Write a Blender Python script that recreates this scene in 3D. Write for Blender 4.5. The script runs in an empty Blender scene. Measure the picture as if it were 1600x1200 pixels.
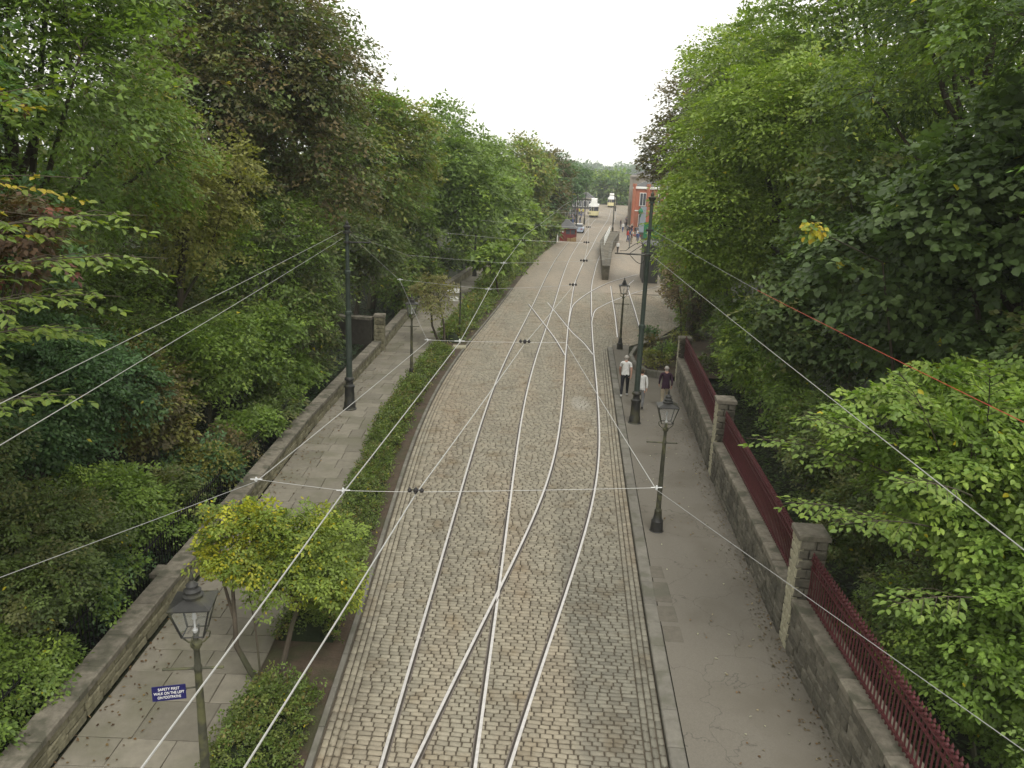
import bpy, math, random
import numpy as np
from mathutils import Vector, Matrix

# ------------------------------------------------------------------ camera, world, light
S = bpy.context.scene
random.seed(11)
RNG = np.random.default_rng(5)
COL = S.collection
R = math.radians

cam_d = bpy.data.cameras.new('camera'); cam = bpy.data.objects.new('camera', cam_d); COL.objects.link(cam)
cam_d.sensor_width = 36; cam_d.lens = 36 * 1244 / 1600
cam_d.clip_start = .05; cam_d.clip_end = 6000
PITCH, ROLL, CAMZ = R(14.86), R(2.2), 8.8
cam.matrix_world = (Matrix.Translation((0, 0, CAMZ)) @ Matrix.Rotation(R(90) - PITCH, 4, 'X') @ Matrix.Rotation(ROLL, 4, 'Z'))
S.camera = cam

W = bpy.data.worlds.new('World'); S.world = W; W.use_nodes = True
nt = W.node_tree; nt.nodes.clear()
sky = nt.nodes.new('ShaderNodeTexSky'); sky.sky_type = 'NISHITA'; sky.sun_disc = False
sky.sun_elevation = R(50); sky.sun_rotation = R(160); sky.air_density = 1.0; sky.dust_density = 4.0
hs = nt.nodes.new('ShaderNodeHueSaturation'); hs.inputs['Saturation'].default_value = .35
geo = nt.nodes.new('ShaderNodeTexCoord')
cn = nt.nodes.new('ShaderNodeTexNoise'); cn.inputs['Scale'].default_value = 1.6; cn.inputs['Detail'].default_value = 5
cr = nt.nodes.new('ShaderNodeMapRange'); cr.inputs[1].default_value = .3; cr.inputs[2].default_value = .75; cr.inputs[3].default_value = 9.2; cr.inputs[4].default_value = 11.8
cloud = nt.nodes.new('ShaderNodeCombineColor')
mx = nt.nodes.new('ShaderNodeMix'); mx.data_type = 'RGBA'; mx.inputs[0].default_value = .93
bg = nt.nodes.new('ShaderNodeBackground'); bg.inputs[1].default_value = .1
wo = nt.nodes.new('ShaderNodeOutputWorld')
nt.links.new(sky.outputs[0], hs.inputs['Color']); nt.links.new(geo.outputs['Generated'], cn.inputs['Vector'])
nt.links.new(cn.outputs[0], cr.inputs[0])
for i in range(3): tn = nt.nodes.new('ShaderNodeMath'); tn.operation = 'MULTIPLY'; tn.inputs[1].default_value = (1.02, 1.0, .94)[i]; nt.links.new(cr.outputs[0], tn.inputs[0]); nt.links.new(tn.outputs[0], cloud.inputs[i])
nt.links.new(hs.outputs[0], mx.inputs[6]); nt.links.new(cloud.outputs[0], mx.inputs[7])
nt.links.new(mx.outputs[2], bg.inputs[0]); nt.links.new(bg.outputs[0], wo.inputs[0])

sun_d = bpy.data.lights.new('sun', 'SUN'); sun_d.energy = 1.2; sun_d.angle = R(22); sun_d.color = (1, .97, .92)
sun = bpy.data.objects.new('sun', sun_d); COL.objects.link(sun)
sun.rotation_euler = (R(34), 0, R(20))
S.view_settings.view_transform = 'Standard'; S.view_settings.look = 'None'; S.view_settings.gamma = 1
S.view_settings.use_curve_mapping = False; S.view_settings.exposure = 0.55
S.render.engine = 'CYCLES'; S.cycles.max_bounces = 5; S.cycles.diffuse_bounces = 4; S.cycles.transparent_max_bounces = 8
S.cycles.volume_bounces = 1

# ------------------------------------------------------------------ materials
def mat(name, col, rough=.8, var=.2, scale=3., bump=0., bscale=None, metal=0., attr=False, island=0., obj=0., dark=None, dscale=.6, spec=.3, trans=0., stretch=None, damount=.6):
    """procedural surface: base colour x noise, per-piece variation, weathering patches, fine bump (all in metres)"""
    m = bpy.data.materials.new(name); m.use_nodes = True
    t = m.node_tree; N = t.nodes; L = t.links; b = N['Principled BSDF']
    b.inputs['Roughness'].default_value = rough; b.inputs['Metallic'].default_value = metal
    b.inputs['Specular IOR Level'].default_value = spec
    g = N.new('ShaderNodeNewGeometry'); vec = g.outputs['Position']
    if stretch:
        mp = N.new('ShaderNodeMapping'); mp.inputs['Scale'].default_value = stretch; L.new(vec, mp.inputs[0]); vec = mp.outputs[0]
    if attr:
        a = N.new('ShaderNodeAttribute'); a.attribute_name = 'Col'; c = a.outputs['Color']
    else:
        rgb = N.new('ShaderNodeRGB'); rgb.outputs[0].default_value = (*col, 1); c = rgb.outputs[0]
    def mul(c, fac_out, lo, hi, f0=0., f1=1.):
        r = N.new('ShaderNodeMapRange'); r.inputs[1].default_value = f0; r.inputs[2].default_value = f1
        r.inputs[3].default_value = lo; r.inputs[4].default_value = hi; L.new(fac_out, r.inputs[0])
        v = N.new('ShaderNodeVectorMath'); v.operation = 'SCALE'; L.new(c, v.inputs[0]); L.new(r.outputs[0], v.inputs['Scale']); return v.outputs[0]
    if var:
        n = N.new('ShaderNodeTexNoise'); n.inputs['Scale'].default_value = scale; n.inputs['Detail'].default_value = 8; n.inputs['Roughness'].default_value = .7
        L.new(vec, n.inputs['Vector']); c = mul(c, n.outputs[0], 1 - var, 1 + var, .3, .7)
    if island: c = mul(c, g.outputs['Random Per Island'], 1 - island, 1 + island)
    if obj:
        oi = N.new('ShaderNodeObjectInfo'); c = mul(c, oi.outputs['Random'], 1 - obj, 1 + obj)
    if dark:
        n2 = N.new('ShaderNodeTexNoise'); n2.inputs['Scale'].default_value = dscale; n2.inputs['Detail'].default_value = 6
        L.new(vec, n2.inputs['Vector'])
        r = N.new('ShaderNodeMapRange'); r.inputs[1].default_value = .48; r.inputs[2].default_value = .62; r.inputs[4].default_value = damount; L.new(n2.outputs[0], r.inputs[0])
        mm = N.new('ShaderNodeMix'); mm.data_type = 'RGBA'; L.new(r.outputs[0], mm.inputs[0]); L.new(c, mm.inputs[6]); mm.inputs[7].default_value = (*dark, 1); c = mm.outputs[2]
    L.new(c, b.inputs['Base Color'])
    if bump:
        n3 = N.new('ShaderNodeTexNoise'); n3.inputs['Scale'].default_value = bscale or scale * 6; n3.inputs['Detail'].default_value = 6; L.new(vec, n3.inputs['Vector'])
        bp = N.new('ShaderNodeBump'); bp.inputs['Strength'].default_value = .6; bp.inputs['Distance'].default_value = bump
        L.new(n3.outputs[0], bp.inputs['Height']); L.new(bp.outputs[0], b.inputs['Normal'])
    if trans:
        tr = N.new('ShaderNodeBsdfTranslucent'); v = N.new('ShaderNodeVectorMath'); v.operation = 'MULTIPLY'
        v.inputs[1].default_value = (1.3, 1.45, .5); L.new(c, v.inputs[0]); L.new(v.outputs[0], tr.inputs[0])
        ms = N.new('ShaderNodeMixShader'); ms.inputs[0].default_value = trans; L.new(b.outputs[0], ms.inputs[1]); L.new(tr.outputs[0], ms.inputs[2])
        L.new(ms.outputs[0], N['Material Output'].inputs[0])
    return m

def paving_mat():
    """granite setts: warm grey stones, pinkish and bluish stretches, one bleached patch"""
    m = mat('granite_setts', (.252, .230, .175), rough=.66, var=.16, scale=22, bump=.003, bscale=60, island=.20, obj=.12, spec=.35)
    t = m.node_tree; N = t.nodes; L = t.links; b = N['Principled BSDF']; src = b.inputs['Base Color'].links[0].from_socket
    g = N.new('ShaderNodeNewGeometry'); sx = N.new('ShaderNodeSeparateXYZ'); L.new(g.outputs['Position'], sx.inputs[0])
    def blend(c, fac, col, amt):
        k = N.new('ShaderNodeMath'); k.operation = 'MULTIPLY'; k.inputs[1].default_value = amt; L.new(fac, k.inputs[0])
        mm = N.new('ShaderNodeMix'); mm.data_type = 'RGBA'; mm.blend_type = 'MULTIPLY'; L.new(k.outputs[0], mm.inputs[0]); L.new(c, mm.inputs[6]); mm.inputs[7].default_value = (*col, 1); return mm.outputs[2]
    def ramp(o, a, b2, lo=0, hi=1):
        r = N.new('ShaderNodeMapRange'); r.inputs[1].default_value = a; r.inputs[2].default_value = b2; r.inputs[3].default_value = lo; r.inputs[4].default_value = hi; L.new(o, r.inputs[0]); return r.outputs[0]
    # long worn stretches along the street
    mp = N.new('ShaderNodeMapping'); mp.inputs['Scale'].default_value = (1, .16, 1); L.new(g.outputs['Position'], mp.inputs[0])
    n = N.new('ShaderNodeTexNoise'); n.inputs['Scale'].default_value = .55; n.inputs['Detail'].default_value = 4; L.new(mp.outputs[0], n.inputs['Vector'])
    c = blend(src, ramp(n.outputs[0], .46, .66), (1.12, 1.0, .93), .7)
    n4 = N.new('ShaderNodeTexNoise'); n4.inputs['Scale'].default_value = .9; n4.inputs['Detail'].default_value = 5; L.new(mp.outputs[0], n4.inputs['Vector'])
    c = blend(c, ramp(n4.outputs[0], .5, .68), (.78, .78, .78), .6)
    # blue-grey relaid strip by the right edge, brown gutter stains
    k = N.new('ShaderNodeMath'); k.operation = 'MULTIPLY'
    L.new(ramp(sx.outputs[0], 1.15, 1.4), k.inputs[0]); L.new(ramp(sx.outputs[1], 22, 15), k.inputs[1])
    c = blend(c, k.outputs[0], (.66, .69, .72), .85)
    n5 = N.new('ShaderNodeTexNoise'); n5.inputs['Scale'].default_value = 1.3; n5.inputs['Detail'].default_value = 8; L.new(g.outputs['Position'], n5.inputs['Vector'])
    c = blend(c, ramp(n5.outputs[0], .55, .7), (.62, .50, .36), .55)
    dv = N.new('ShaderNodeVectorMath'); dv.operation = 'SUBTRACT'; dv.inputs[1].default_value = (2.75, 30.6, 0); L.new(g.outputs['Position'], dv.inputs[0])
    ds = N.new('ShaderNodeVectorMath'); ds.operation = 'MULTIPLY'; ds.inputs[1].default_value = (2.3, .9, 0); L.new(dv.outputs[0], ds.inputs[0]); dl = N.new('ShaderNodeVectorMath'); dl.operation = 'LENGTH'; L.new(ds.outputs[0], dl.inputs[0])
    k2 = N.new('ShaderNodeMath'); k2.operation = 'MULTIPLY'; L.new(ramp(dl.outputs['Value'], 1.15, .5), k2.inputs[0]); L.new(ramp(n5.outputs[0], .35, .6, .4, 1), k2.inputs[1])
    mb_ = N.new('ShaderNodeMix'); mb_.data_type = 'RGBA'; L.new(k2.outputs[0], mb_.inputs[0]); L.new(c, mb_.inputs[6]); mb_.inputs[7].default_value = (.34, .32, .27, 1); c = mb_.outputs[2]
    L.new(c, b.inputs['Base Color'])
    return m

M = {}
M['sett'] = paving_mat()
M['joint'] = mat('sand_and_dirt_joints', (.088, .073, .053), .95, .35, 8, .01, 30)
M['soil'] = mat('brown_soil', (.075, .055, .038), .95, .35, 4, .03, 20, dark=(.05, .06, .025), dscale=1.2)
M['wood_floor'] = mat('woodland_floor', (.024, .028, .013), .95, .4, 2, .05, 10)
M['asphalt'] = mat('worn_asphalt', (.162, .148, .122), .92, .14, 40, .004, 120, dark=(.128, .115, .09), dscale=.45, damount=.75)
t_ = M['asphalt'].node_tree; b_s = t_.nodes['Principled BSDF']; src_ = b_s.inputs['Base Color'].links[0].from_socket
vo = t_.nodes.new('ShaderNodeTexVoronoi'); vo.feature = 'DISTANCE_TO_EDGE'; vo.inputs['Scale'].default_value = .55
gg = t_.nodes.new('ShaderNodeNewGeometry'); nz = t_.nodes.new('ShaderNodeTexNoise'); nz.inputs['Scale'].default_value = 1.4; nz.inputs['Detail'].default_value = 7
ad = t_.nodes.new('ShaderNodeMix'); ad.data_type = 'RGBA'; ad.blend_type = 'LINEAR_LIGHT'; ad.inputs[0].default_value = .6
t_.links.new(gg.outputs['Position'], nz.inputs['Vector']); t_.links.new(gg.outputs['Position'], ad.inputs[6]); t_.links.new(nz.outputs['Color'], ad.inputs[7]); t_.links.new(ad.outputs[2], vo.inputs['Vector'])
rr_ = t_.nodes.new('ShaderNodeMapRange'); rr_.inputs[1].default_value = .0; rr_.inputs[2].default_value = .007; rr_.inputs[3].default_value = .62; rr_.inputs[4].default_value = 1.; t_.links.new(vo.outputs[0], rr_.inputs[0])
vm = t_.nodes.new('ShaderNodeVectorMath'); vm.operation = 'SCALE'; t_.links.new(src_, vm.inputs[0]); t_.links.new(rr_.outputs[0], vm.inputs['Scale']); t_.links.new(vm.outputs[0], b_s.inputs['Base Color'])
M['kerb'] = mat('kerb_stone', (.17, .16, .135), .85, .2, 6, .006, 40, obj=.12, dark=(.10, .10, .07), dscale=2)
M['slab'] = mat('worn_inset_slab', (.135, .122, .098), .9, .2, 8, .006, 40, dark=(.10, .10, .075), dscale=2)
M['flag'] = mat('sandstone_flag', (.20, .183, .145), .85, .14, 5, .005, 40, obj=.16, dark=(.14, .135, .09), dscale=.9)
M['stone'] = mat('wall_stone', (.125, .115, .09), .9, .35, 9, .02, 30, obj=.28, dark=(.05, .048, .036), dscale=1.4)
M['stone_mossy'] = mat('mossy_wall_stone', (.20, .185, .12), .9, .35, 9, .02, 30, obj=.25, dark=(.075, .07, .04), dscale=2.2)
M['coping'] = mat('weathered_coping', (.18, .162, .128), .92, .35, 7, .012, 40, obj=.16, dark=(.075, .075, .052), dscale=2.6, damount=.8)
M['paleedge'] = mat('lichen_pale_stone', (.33, .31, .22), .9, .3, 12, .01, 40)
M['mortar'] = mat('dark_wall_core', (.05, .046, .036), .95, .3, 6)
M['rail'] = mat('polished_rail_head', (.56, .54, .52), .40, .18, 9, metal=.6, spec=.6)
M['groove'] = mat('rail_groove_dirt', (.05, .043, .035), .8, .3, 20)
M['lip'] = mat('rusty_rail_lip', (.18, .155, .135), .6, .3, 15, metal=.4)
M['iron'] = mat('dark_cast_iron', (.030, .030, .028), .5, .3, 8, .003, 40, dark=(.07, .068, .035), dscale=3)
M['ironmoss'] = mat('lichened_lamp_iron', (.055, .055, .038), .65, .35, 9, .004, 40, dark=(.14, .14, .06), dscale=4)
M['green'] = mat('dark_green_pole_paint', (.038, .052, .042), .55, .25, 5, .002, 30, dark=(.06, .075, .06), dscale=2)
M['wire'] = mat('galvanised_wire', (.43, .43, .41), .42, .1, 30, metal=.35, spec=.6)
M['wiredark'] = mat('dull_stay_wire', (.30, .30, .29), .5, .1, 30, metal=.3)
M['wirered'] = mat('red_plastic_stay', (.42, .06, .035), .5, .1, 30)
M['porcelain'] = mat('pale_insulator', (.55, .56, .55), .3, .1, 30)
M['ear'] = mat('black_line_hanger', (.022, .02, .02), .5, .1, 30)
M['maroon'] = mat('maroon_rail_paint', (.088, .025, .028), .5, .25, 6, .001, 30, dark=(.07, .025, .02), dscale=5, damount=.4)
M['blackiron'] = mat('black_railing', (.012, .012, .012), .5, .2, 6)
M['bark'] = mat('grey_brown_bark', (.075, .062, .045), .95, .4, 5, .02, 18, stretch=(1, 1, .3), dark=(.05, .06, .03), dscale=1.5)
M['leaf'] = mat('leaf_surface', (.1, .1, .1), .5, 0, attr=True, trans=.32, spec=.35)
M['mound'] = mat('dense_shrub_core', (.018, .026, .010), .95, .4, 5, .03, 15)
M['glass'] = mat('lantern_glass', (.55, .58, .58), .08, .05, 4, spec=.5)
_g = M['glass'].node_tree.nodes['Principled BSDF']; _g.inputs['Alpha'].default_value = .10
M['blueplate'] = mat('blue_enamel', (.018, .018, .10), .3, .08, 8, spec=.5)
M['white'] = mat('white_enamel', (.75, .75, .72), .4, .08, 6)
M['grass'] = mat('far_field', (.12, .19, .09), .95, .15, .02)
M['hill'] = mat('far_wooded_hill', (.035, .06, .03), .95, .3, .05)

# ------------------------------------------------------------------ object helpers
def link(o, parent=None):
    COL.objects.link(o)
    if parent: o.parent = parent
    return o
def npmesh(name, V, F, mats, face_mat=None, smooth=False, col=None):
    me = bpy.data.meshes.new(name)
    V = np.asarray(V, dtype=np.float32)
    F = np.asarray(F, dtype=np.int32)
    k = F.shape[1]
    me.vertices.add(len(V)); me.vertices.foreach_set('co', V.ravel())
    me.loops.add(F.size); me.loops.foreach_set('vertex_index', F.ravel())
    me.polygons.add(len(F)); me.polygons.foreach_set('loop_start', np.arange(0, F.size, k, dtype=np.int32)); me.polygons.foreach_set('loop_total', np.full(len(F), k, dtype=np.int32))
    for m in (mats if isinstance(mats, (list, tuple)) else [mats]): me.materials.append(m)
    if face_mat is not None: me.polygons.foreach_set('material_index', np.asarray(face_mat, dtype=np.int32))
    if smooth: me.polygons.foreach_set('use_smooth', np.ones(len(F), dtype=bool))
    if col is not None:
        a = me.attributes.new('Col', 'FLOAT_COLOR', 'FACE'); c = np.ones((len(F), 4), np.float32); c[:, :3] = col; a.data.foreach_set('color', c.ravel())
    me.update(calc_edges=True); return me
class MB:
    """mesh builder: boxes, tubes, lathes, prisms collected into one mesh"""
    def __init__(s): s.v = []; s.f = []; s.m = []
    def add(s, vs, fs, mi=0):
        o = len(s.v); s.v += [tuple(p) for p in vs]; s.f += [tuple(i + o for i in f) for f in fs]; s.m += [mi] * len(fs); return s
    def box(s, x0, x1, y0, y1, z0, z1, mi=0, c=0.):
        if c:   # chamfered top
            vs = [(x0, y0, z0), (x1, y0, z0), (x1, y1, z0), (x0, y1, z0), (x0, y0, z1 - c), (x1, y0, z1 - c), (x1, y1, z1 - c), (x0, y1, z1 - c),
                  (x0 + c, y0 + c, z1), (x1 - c, y0 + c, z1), (x1 - c, y1 - c, z1), (x0 + c, y1 - c, z1)]
            fs = [(0, 3, 2, 1), (0, 1, 5, 4), (1, 2, 6, 5), (2, 3, 7, 6), (3, 0, 4, 7), (4, 5, 9, 8), (5, 6, 10, 9), (6, 7, 11, 10), (7, 4, 8, 11), (8, 9, 10, 11)]
        else:
            vs = [(x, y, z) for z in (z0, z1) for x, y in ((x0, y0), (x1, y0), (x1, y1), (x0, y1))]
            fs = [(0, 3, 2, 1), (4, 5, 6, 7), (0, 1, 5, 4), (1, 2, 6, 5), (2, 3, 7, 6), (3, 0, 4, 7)]
        return s.add(vs, fs, mi)
    def tube(s, pts, r, n=6, mi=0, cap=True):
        pts = [Vector(p) for p in pts]; rr = r if isinstance(r, (list, tuple)) else [r] * len(pts); vs = []; fs = []
        up = Vector((0, 0, 1)); prev = None
        for i, p in enumerate(pts):
            d = (pts[min(i + 1, len(pts) - 1)] - pts[max(i - 1, 0)]).normalized()
            if prev is None:
                a = d.cross(up if abs(d.z) < .95 else Vector((1, 0, 0))).normalized()
            else: a = (prev - d * prev.dot(d)).normalized()
            prev = a; b = d.cross(a)
            for k in range(n):
                t = 2 * math.pi * k / n; vs.append(p + (a * math.cos(t) + b * math.sin(t)) * rr[i])
        for i in range(len(pts) - 1):
            for k in range(n): fs.append((i * n + k, i * n + (k + 1) % n, (i + 1) * n + (k + 1) % n, (i + 1) * n + k))
        if cap: fs += [tuple(range(n - 1, -1, -1)), tuple((len(pts) - 1) * n + k for k in range(n))]
        return s.add(vs, fs, mi)
    def lathe(s, prof, n=14, c=(0, 0), mi=0, rot=0.):
        vs = []; fs = []
        for r, z in prof:
            for k in range(n):
                t = 2 * math.pi * k / n + rot; vs.append((c[0] + r * math.cos(t), c[1] + r * math.sin(t), z))
        for i in range(len(prof) - 1):
            for k in range(n): fs.append((i * n + k, i * n + (k + 1) % n, (i + 1) * n + (k + 1) % n, (i + 1) * n + k))
        fs += [tuple(range(n - 1, -1, -1)), tuple((len(prof) - 1) * n + k for k in range(n))]
        return s.add(vs, fs, mi)
    def mesh(s, name, mats, smooth=False):
        me = bpy.data.meshes.new(name); me.from_pydata(s.v, [], s.f)
        for m in (mats if isinstance(mats, (list, tuple)) else [mats]): me.materials.append(m)
        if any(s.m): me.polygons.foreach_set('material_index', s.m)
        if smooth:
            me.polygons.foreach_set('use_smooth', [True] * len(s.f)); me.update(); me.set_sharp_from_angle(angle=R(38))
        return me
    def build(s, name, mats, parent=None, smooth=False):
        return link(bpy.data.objects.new(name, s.mesh(name, mats, smooth)), parent)
def tag(o, label=None, cat=None, group=None, kind=None):
    for k, v in (('label', label), ('category', cat), ('group', group), ('kind', kind)):
        if v: o[k] = v
    return o
def thing(name, label, cat, loc=(0, 0, 0), rz=0., group=None):
    o = bpy.data.objects.new(name, None); o.empty_display_size = .2; o.location = loc; o.rotation_euler.z = rz
    link(o); return tag(o, label, cat, group)
def part(name, me, parent, loc=None, rot=None, sc=None):
    o = bpy.data.objects.new(name, me); link(o, parent)
    if loc is not None: o.location = loc
    if rot is not None: o.rotation_euler = rot
    if sc is not None: o.scale = sc
    return o
def copy_tree(o, loc, rz=0., label=None, parent=None, top=True):
    c = o.copy(); COL.objects.link(c)
    if top:
        c.location = loc; c.rotation_euler.z = rz
        if label: c['label'] = label
    else: c.parent = parent
    for ch in list(o.children): copy_tree(ch, None, parent=c, top=False)
    return c
def ip(tab, y): return float(np.interp(y, [p[0] for p in tab], [p[1] for p in tab]))
def smooth_tab(tab, lo, hi, step=1.):
    ys = np.arange(lo, hi + .01, step); a, b = [p[0] for p in tab], [p[1] for p in tab]
    xs = np.interp(ys, a, b)
    k = 5
    for _ in range(3):
        p = np.concatenate([xs[0] - (xs[1:k + 1][::-1] - xs[0]), xs, xs[-1] + (xs[-1] - xs[-k - 1:-1][::-1])]); xs = np.convolve(p, np.ones(2 * k + 1) / (2 * k + 1), 'same')[k:-k]
    return list(zip(ys, xs))

# surveyed lines of the street: (distance from the bridge, offset), metres
ROAD_L = smooth_tab([(2, -2.75), (10, -2.72), (15.5, -2.80), (20, -3.12), (29, -3.32), (38, -2.75), (50, -1.35), (67, .2), (89, 2.45), (107, 5.2), (140, 8.6), (177, 12.5), (260, 21)], 2, 260)
ROAD_R = smooth_tab([(2, 2.2), (10.4, 2.6), (12.6, 2.76), (15.6, 2.98), (21, 3.4), (26, 3.76), (36.5, 4.6), (41.5, 5.0), (51, 5.7), (60, 6.5)], 2, 60)
PLAZA_R = [(40, 5.1), (42, 5.9), (45, 8.2), (50, 10.6), (60, 12.0), (70, 12.9), (93, 14.9), (124, 18.8), (136, 20), (200, 29), (260, 37)]
TR_A = smooth_tab([(2, -1.4), (10, -1.09), (13, -.92), (15.5, -.8), (20, -.65), (25, -.50), (30, -.3), (35, .08), (42, .72), (49, 1.45), (55, 2.0), (68, 3.1), (87.5, 5.0), (117, 8.6), (150, 12.7), (177, 16.3), (210, 20.5)], 2, 210)
TR_B = smooth_tab([(2, -2.2), (10.3, -.57), (12.5, -.08), (14.9, .46), (17, .95), (20.9, 1.78), (23, 2.08), (25.5, 2.35), (31, 2.8), (39.8, 3.4), (48.5, 4.05), (55, 4.6), (65, 5.45), (69.5, 5.95), (84.5, 7.75), (91.4, 8.7), (100, 9.9), (124, 13), (177, 20.4), (240, 28)], 2, 240, .5)
WALL_R = [(2, 5.25), (4.7, 5.3), (13.9, 5.50), (23.1, 6.18), (34.6, 7.30)]
PATH_L = [(2, -6.6), (10, -6.6), (14, -6.6), (22, -6.75), (31, -6.85), (38.4, -6.5), (47, -6.5), (66, -4.8), (77.5, -2.9), (100, .5)]
PATH_R = [(2, -4.4), (12, -4.3), (22.6, -4.5), (27, -4.6), (32.5, -4.35), (38.8, -4.05), (45.7, -3.6), (65, -2.6), (80, -.9), (100, 1.5)]
HEDGE_R = [(2, -3.1), (11, -3.15), (18.7, -3.4), (24, -3.72), (30.5, -3.75), (38.7, -3.15), (56, -1.5), (69, -.2), (80, .9), (100, 3)]

# ------------------------------------------------------------------ ground and hills
def grid_sheet(name, x0, x1, y0, y1, nx, ny, zf, m, kind='structure'):
    X, Y = np.meshgrid(np.linspace(x0, x1, nx), np.linspace(y0, y1, ny))
    Z = np.vectorize(zf)(X, Y); V = np.stack([X.ravel(), Y.ravel(), Z.ravel()], 1)
    i = np.arange(nx * ny).reshape(ny, nx); F = np.stack([i[:-1, :-1].ravel(), i[:-1, 1:].ravel(), i[1:, 1:].ravel(), i[1:, :-1].ravel()], 1)
    o = link(bpy.data.objects.new(name, npmesh(name, V, F, m, smooth=True))); o['kind'] = kind; return o
def ground_z(x, y):
    z = -.07
    if y > 330: z += (y - 330) * .012
    return z
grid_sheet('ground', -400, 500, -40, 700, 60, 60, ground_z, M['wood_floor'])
def bank_z(x, y):
    t = max(0, min(1, (-8 - x) / 9)); return .02 + 2.2 * t * t * (3 - 2 * t) + .12 * math.sin(x * 2.1 + y * 1.3)
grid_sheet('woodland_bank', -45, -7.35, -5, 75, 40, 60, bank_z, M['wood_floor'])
def hill_z(x, y):
    t = (y - 480) / 900; b = 15 * max(0, t) ** .8
    return -1 + b * (1 + .22 * math.sin(x / 140 + 1.4) + .12 * math.sin(x / 47))
grid_sheet('far_hill', -900, 1300, 480, 1500, 60, 30, hill_z, M['grass'])

def strip(name, fl, fr, ys, z, m, kind='structure', parent=None):
    V = []; F = []
    for i, y in enumerate(ys):
        V += [(fl(y), y, z), (fr(y), y, z)]
        if i: F.append((2 * i - 2, 2 * i - 1, 2 * i + 1, 2 * i))
    o = link(bpy.data.objects.new(name, npmesh(name, V, F, m)), parent)
    if kind: o['kind'] = kind
    return o
SETT_END = 62.
def right_edge(y): return ip(ROAD_R, y) if y < 41 else max(ip(ROAD_R, y), ip(PLAZA_R, y))
ys_near = list(np.arange(2, SETT_END + .1, 1.)); ys_far = list(np.arange(SETT_END, 260.1, 3.))
road = strip('road', lambda y: ip(ROAD_L, y) - .02, right_edge, ys_near, -.03, M['joint'])

# distant setts: courses across the street carried by the material
def far_sett_mat():
    m = bpy.data.materials.new('distant_setts'); m.use_nodes = True; t = m.node_tree; N = t.nodes; L = t.links; b = N['Principled BSDF']; b.inputs['Roughness'].default_value = .7
    g = N.new('ShaderNodeNewGeometry'); br = N.new('ShaderNodeTexBrick'); br.inputs['Scale'].default_value = 1; br.inputs['Brick Width'].default_value = .21; br.inputs['Row Height'].default_value = .118
    br.inputs['Mortar Size'].default_value = .012; br.inputs['Color1'].default_value = (.30, .27, .205, 1); br.inputs['Color2'].default_value = (.23, .205, .155, 1); br.inputs['Mortar'].default_value = (.11, .095, .07, 1)
    L.new(g.outputs['Position'], br.inputs['Vector'])
    mp = N.new('ShaderNodeMapping'); mp.inputs['Scale'].default_value = (1, .12, 1); mp.inputs['Rotation'].default_value = (0, 0, R(7)); L.new(g.outputs['Position'], mp.inputs[0])
    n = N.new('ShaderNodeTexNoise'); n.inputs['Scale'].default_value = .5; n.inputs['Detail'].default_value = 5; L.new(mp.outputs[0], n.inputs['Vector'])
    r = N.new('ShaderNodeValToRGB'); r.color_ramp.elements[0].position = .35; r.color_ramp.elements[0].color = (.85, .83, .82, 1); r.color_ramp.elements[1].position = .68; r.color_ramp.elements[1].color = (1.15, 1.05, 1.0, 1)
    L.new(n.outputs[0], r.inputs[0]); mm = N.new('ShaderNodeMix'); mm.data_type = 'RGBA'; mm.blend_type = 'MULTIPLY'; mm.inputs[0].default_value = 1
    L.new(br.outputs[0], mm.inputs[6]); L.new(r.outputs[0], mm.inputs[7]); L.new(mm.outputs[2], b.inputs['Base Color']); return m
M['farsett'] = far_sett_mat()
strip('distant_road', lambda y: ip(ROAD_L, y), right_edge, ys_far, -.002, M['farsett'])

# ------------------------------------------------------------------ setts
def sett_list():
    out = []     # x, y, heading, length across, depth along
    def sl(y): return (ip(TR_A, y + 1) - ip(TR_A, y - 1)) / 2
    y = 3.5; 
    while y < SETT_END:
        d = .106 + random.uniform(-.008, .008)
        a, b = ip(ROAD_L, y) + .36, (ip(ROAD_R, y) - .36 if y < 41.5 else right_edge(y) - .03)
        s = sl(y); xc = (a + b) / 2
        x = a - random.random() * .03
        coarse = 1.35 if y > 30 else 1.
        while x < b - .05:
            l = random.uniform(.155, .25)
            if x + l > b: l = b - x
            if b - x - l < .08: l = b - x
            cx = x + l / 2
            out.append((cx, y - (cx - xc) * s + random.uniform(-.006, .006), -math.atan(s) + random.gauss(0, .02), l - .017, d - .017))
            x += l
        y += d
    for side in (-1, 1):
        for k in range(3):
            y = 3.5 + k * .07
            while y < (41.5 if side > 0 else SETT_END):
                l = random.uniform(.17, .25); tab = ROAD_L if side < 0 else ROAD_R
                e = ip(tab, y + l / 2); sl_ = (ip(tab, y + .5 + l) - ip(tab, y - .5)) / (1 + l)
                off = .065 + k * .115
                out.append((e - side * off, y + l / 2, -math.atan(sl_), .100, l - .016)); y += l
    return out
setts = np.array(sett_list())
order = np.argsort(np.where((setts[:, 1] > 10.15) & (np.abs(setts[:, 0]) < 2.7), setts[:, 1], 999)); near_idx = order[:300]; rest = np.delete(setts, near_idx, axis=0)
tv = np.array([(-1, -1), (1, -1), (1, 1), (-1, 1)], float) * .5
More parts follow.
